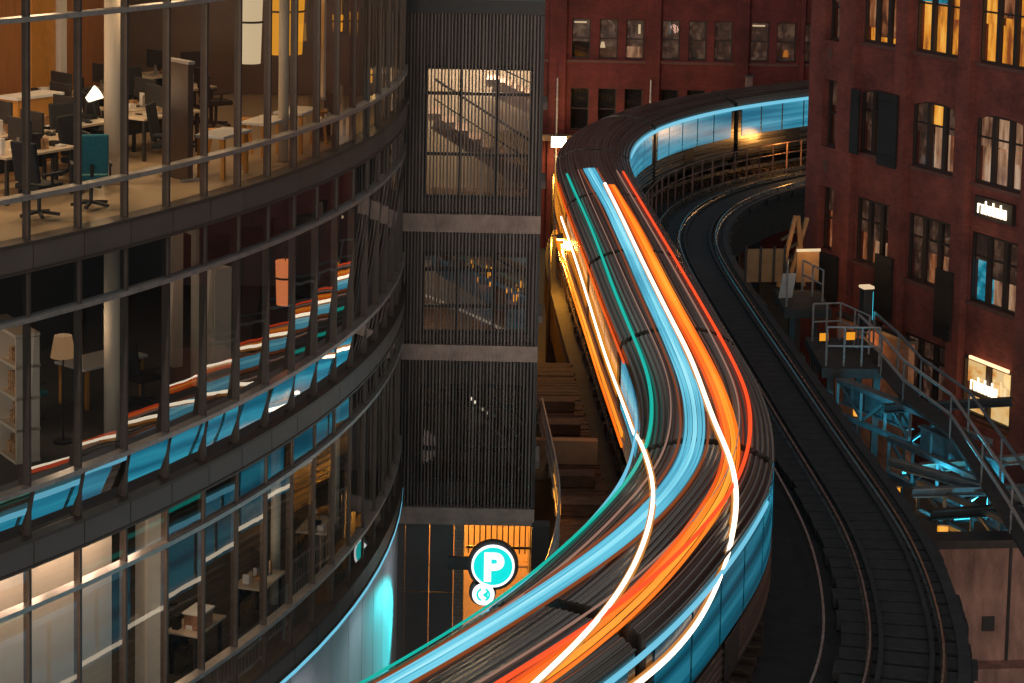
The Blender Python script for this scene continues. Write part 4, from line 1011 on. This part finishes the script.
fence('sloping white tube railing at the brick corner by the upper landing', [(10.06, 71.0), (10.54, 69.4)], 6.25, 2, (1.1, .6))
o = thing('notice_board', 'small pale board leaning by the upper landing railing', 'board', (9.35, 69.6, 6.25), .3)
mb = MB(); mb.obox((0, 0, .5), (1, 0, 0), (0, .95, .3), (0, -.3, .95), .5, .04, .95); mb.build('panel', 'white_paint', o); mb = MB(); mb.bar((0, .02, .6), (0, .4, 0), .05); mb.build('prop', 'timber', o)
o = thing('plywood_hoarding', 'tan plywood hoarding panel left of the upper landing', 'hoarding', (8.95, 72.6, 6.2), .15)
mb = MB(); mb.box(-.75, .75, 0, .06, 0, 1.2); mb.build('sheet', 'plywood', o)
mb = MB()
for x in (-.74, -.2, .3, .7): mb.box(x-.04, x+.04, -.06, -.002, 0, 1.3)
mb.build('stud', 'timber_dark', o)
o = thing('timber_trestle', 'tall diagonal timber trestle lit orange against the brick corner', 'trestle', (10.4, 76.5, 5.2), .2)
for k, (a, b_) in enumerate((((-.5, 0, 0), (.1, 0, 2.7)), ((.5, 0, 0), (.2, 0, 2.7)), ((-.1, .1, 0), (.6, .1, 2.6)))):
    mb = MB(); mb.bar(a, b_, .14); mb.build('post', 'plywood', o)
for z in (.5, 1.0, 1.5, 2.0):
    mb = MB(); mb.bar((-.4, .12, z-.25), (.45, .12, z+.25), .10); mb.build('brace', 'timber_dark', o)
lamp(o, (-.6, -1.4, 1.6), 28, (1, .5, .15), .15)
o = thing('lit_hatch', 'small orange lit doorway under the timber trestle', 'hatch', (10.55, 73.2, 6.1), .2)
mb = MB(); mb.box(-.42, .42, 0, .05, 0, 1.1); mb.build('leaf', 'plywood', o); mb = MB(); mb.box(-.45, .45, -.04, -.002, 1.12, 1.22); mb.build('lamp_bar', 'shade_cream', o)
lamp(o, (0, -.6, 1.1), 12, (1, .5, .15), .1)
o = thing('traffic_signal', 'dark signal cabinet with a bright cap and teal edge on the platform', 'signal', (11.0, 63.4, 6.2), .3)
mb = MB(); mb.box(-.16, .16, -.16, .16, .55, 1.9); mb.build('cabinet', 'dark_steel', o, bevel=.02); mb = MB(); mb.cyl((0, 0, 0), (0, 0, .55), .06, 8); mb.build('post', 'dark_steel', o)
mb = MB(); mb.box(-.18, .18, -.18, .18, 1.902, 1.98); mb.build('cap', 'shade_cream', o); mb = MB(); mb.box(.162, .19, -.1, .1, .9, 1.8); mb.build('side_lens', 'teal_tube', o)
for k, (dx, dy, h, l) in enumerate(((-.55, -.3, .35, 'amber work light under the signal cabinet'), (-1.35, -.1, .25, 'small amber work light at the left of the platform railing'))):
    o = thing('work_light', l, 'lamp', (11.0+dx, 63.2+dy, 6.2), .2)
    mb = MB(); mb.box(-.16, .16, -.05, .05, h, h+.3); mb.build('housing', 'dark_steel', o); mb = MB(); mb.box(-.14, .14, -.075, -.052, h+.03, h+.27); mb.build('lens', 'shade_amber', o)
    mb = MB(); mb.bar((-.2, 0, 0), (0, 0, h), .03); mb.bar((.2, 0, 0), (0, 0, h), .03); mb.build('stand', 'dark_steel', o)
# long pipe handrail and gangway running toward the camera
PIPE = [(10.75, 63.2), (11.02, 60.5), (11.15, 57.6), (11.78, 54.12), (11.72, 50.04), (11.64, 46.58), (11.5, 43.5)]
gw = thing('steel_gangway', 'narrow steel gangway with pale pipe handrails right of the tracks', 'gangway', (11.0, 60, 6.1)); GB = Vector((11.0, 60, 6.1))
for dx, hh in ((0, 1.2), (.55, 1.2), (.0, .65)):
    mb = MB(); mb.tube([Vector((x+dx, y+dx*.6, 6.1+hh))-GB for x, y in PIPE], .045, 8); mb.build('handrail', 'rail_metal' if dx == 0 else 'truss_steel', gw)
for k, (x, y) in enumerate(PIPE):
    for dx in (0, .55):
        mb = MB(); p = Vector((x+dx, y+dx*.6, 6.1))-GB; mb.cyl(p, p+Vector((0, 0, 1.2)), .03, 8); mb.build('post', 'truss_steel', gw)
mb = MB(); mb.sweep([[Vector((x+q, y+q*.6, 6.1+zz_))-GB for q, zz_ in ((0, 0), (.55, 0), (.55, .1), (0, .1))] for x, y in PIPE], list(range(len(PIPE))), closed=True, caps=True); mb.build('deck', 'timber_dark', gw)
def truss(label, a, b_, h, n, m_='truss_steel'):
    t = thing('steel_truss', label, 'truss', a); a0 = Vector(a); d = Vector(b_)-a0
    for z in (0, h):
        mb = MB(); mb.bar((0, 0, z), d+Vector((0, 0, z)), .16, .13); mb.build('chord', m_, t)
    for k in range(n):
        p = d*(k/n); q = d*((k+1)/n); mb = MB(); mb.bar(p+Vector((0, 0, .07)), p+Vector((0, 0, h-.07)), .08); mb.build('post', m_, t)
        mb = MB(); u, v = (p, q) if k % 2 else (q, p); mb.bar(u+Vector((.05, .05, .07)), v+Vector((.05, .05, h-.07)), .07); mb.build('diagonal', m_, t)
    return t
truss('blue lit lattice truss nearest the service platform', (9.7, 60.2, 5.0), (12.9, 54.2, 5.0), 1.0, 6)
truss('blue lit lattice truss in the middle of the yard', (10.5, 56.0, 4.5), (13.4, 50.2, 4.5), 1.0, 6)
truss('grey lattice truss nearest the concrete wall', (10.6, 52.2, 4.7), (13.6, 46.6, 4.7), .8, 6)
for k, (x0, y0, x1, y1, z, l) in enumerate(((10.6, 57.6, 14.5, 58.6, 5.9, 'dark cross beam over the blue lit trusses, the farthest'), (11.0, 54.0, 14.5, 55.2, 5.3, 'rust brown cross beam over the middle truss'), (10.2, 51.0, 14.2, 51.6, 5.6, 'grey cross beam over the nearest truss'), (10.0, 53.2, 13.6, 49.6, 5.7, 'long slanting grey beam lying across the trusses'), (10.4, 49.6, 14.2, 50.6, 5.5, 'dark cross beam just behind the concrete wall'))):
    mb = MB(); d = Vector((x1-x0, y1-y0, 0)); L_ = d.length; mb.bar((0, 0, -.1), d+Vector((0, 0, -.1)), .2, .04); mb.bar((0, 0, .1), d+Vector((0, 0, .1)), .2, .04); mb.bar((0, 0, 0), d, .04, .158)
    o = mb.build('cross_beam', 'truss_steel' if k in (2, 3) else 'rust_concrete' if k == 1 else 'dark_steel'); o.location = (x0, y0, z); tag(o, l, 'beam')
for k, (x, y, z, e, l) in enumerate(((11.6, 57.2, 4.2, 240, 'teal tube light glowing under the farthest truss'), (12.2, 53.0, 4.3, 260, 'teal tube light glowing under the middle truss'), (12.3, 49.4, 4.0, 90, 'teal tube light glowing behind the concrete wall'))):
    o = thing('tube_light', l, 'lamp', (x, y, z), .3, 'teal tube lights under the trusses')
    mb = MB(); mb.cyl((-.5, 0, 0), (.5, 0, 0), .03, 10); mb.build('tube', 'teal_tube', o); mb = MB(); mb.box(-.55, .55, -.05, .05, -.1, -.032); mb.box(-.03, .03, -.03, .03, -z, -.102); mb.build('fitting', 'dark_steel', o)
    lamp(o, (0, 0, .25), e, (.05, .55, .8), .2)
for k, (x, y, z, l) in enumerate(((10.45, 61.0, 4.7, 'small amber yard lamp left of the blue lit truss'), (11.95, 61.2, 4.7, 'small amber yard lamp right of the blue lit truss'), (10.15, 53.0, 4.9, 'tiny amber yard lamp beside the dark track edge'), (11.0, 50.9, 4.6, 'amber yard lamp above the concrete wall'))):
    o = thing('yard_lamp', l, 'lamp', (x, y, 0), 0, 'amber yard lamps')
    mb = MB(); mb.cyl((0, 0, 0), (0, 0, z), .04, 8); mb.build('pole', 'dark_steel', o); mb = MB(); mb.box(-.12, .12, -.1, .1, z, z+(.38 if k == 0 else .2)); mb.build('lens', 'shade_amber' if k != 1 else 'letter_white', o); mb = MB(); mb.box(-.15, .15, -.13, .13, z+.4 if k == 0 else z+.202, z+.45 if k == 0 else z+.24); mb.build('hood', 'dark_steel', o)
    lamp(o, (0, -.4, z+.1), 10, (1, .45, .1), .1)
for k, (x0, y0, x1, y1, z, l) in enumerate(((11.45, 56.3, 13.0, 52.9, 5.1, 'blue lit plate girder beside the gangway, the larger one'), (9.9, 60.3, 11.4, 57.6, 5.3, 'blue lit plate girder under the service platform'))):
    t = thing('plate_girder', l, 'girder', (x0, y0, z)); d = Vector((x1-x0, y1-y0, 0))
    mb = MB(); mb.bar((0, 0, .35), d+Vector((0, 0, .35)), .05, .62); mb.build('web', 'truss_steel', t)
    for zz_ in (.0, .70):
        mb = MB(); mb.bar((0, 0, zz_), d+Vector((0, 0, zz_)), .26, .05); mb.build('flange', 'truss_steel', t)
    for u in (.15, .38, .62, .85):
        mb = MB(); n_ = Vector((-d.y, d.x, 0)).normalized(); c_ = d*u; mb.bar(c_-n_*.11+Vector((0, 0, .35)), c_-n_*.03+Vector((0, 0, .35)), .05, .6); mb.build('stiffener', 'truss_steel', t)
    lamp(t, tuple(d*.5+Vector((-.9, -.9, .2))), 26, (.05, .55, .8), .2)
cw = thing('retaining_wall', 'stained pinkish concrete retaining wall at the lower right', 'wall', (10.1, 47.6, 0), R(6))
mb = MB(); mb.box(.0, 9, 0, .5, 0, 5.35); mb.build('wall_face', 'rust_concrete', cw); mb = MB(); mb.box(-.1, 9.1, -.08, .58, 5.352, 5.55); mb.build('coping', 'dark_steel', cw)
mb = MB(); mb.box(.3, 9, -.5, -.002, 0, 2.55); mb.build('footing', 'rust_concrete', cw)
for x in (1.85, 4.0):
    mb = MB(); mb.box(x, x+.07, -.04, -.002, 2.56, 5.34); mb.build('joint_strip', 'dark_steel', cw)
mb = MB(); mb.box(1.25, 1.55, -.05, -.002, 3.3, 3.65); mb.build('hole_cover', 'black_metal', cw)
lamp(cw, (2.4, -4.2, 5.6), 60, (1, .55, .4), .4)
# painted low wall along the foot of the warehouse
mu = thing('mural_wall', 'low orange lit wall with red painted patches below the warehouse windows', 'wall', (13.2, 70.5, 0), ANG)
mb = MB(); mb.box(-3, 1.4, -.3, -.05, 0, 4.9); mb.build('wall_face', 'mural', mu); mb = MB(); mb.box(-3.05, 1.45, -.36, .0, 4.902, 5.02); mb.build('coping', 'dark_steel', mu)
lamp(mu, (-.8, -1.0, 4.6), 26, (1, .45, .15), .3)
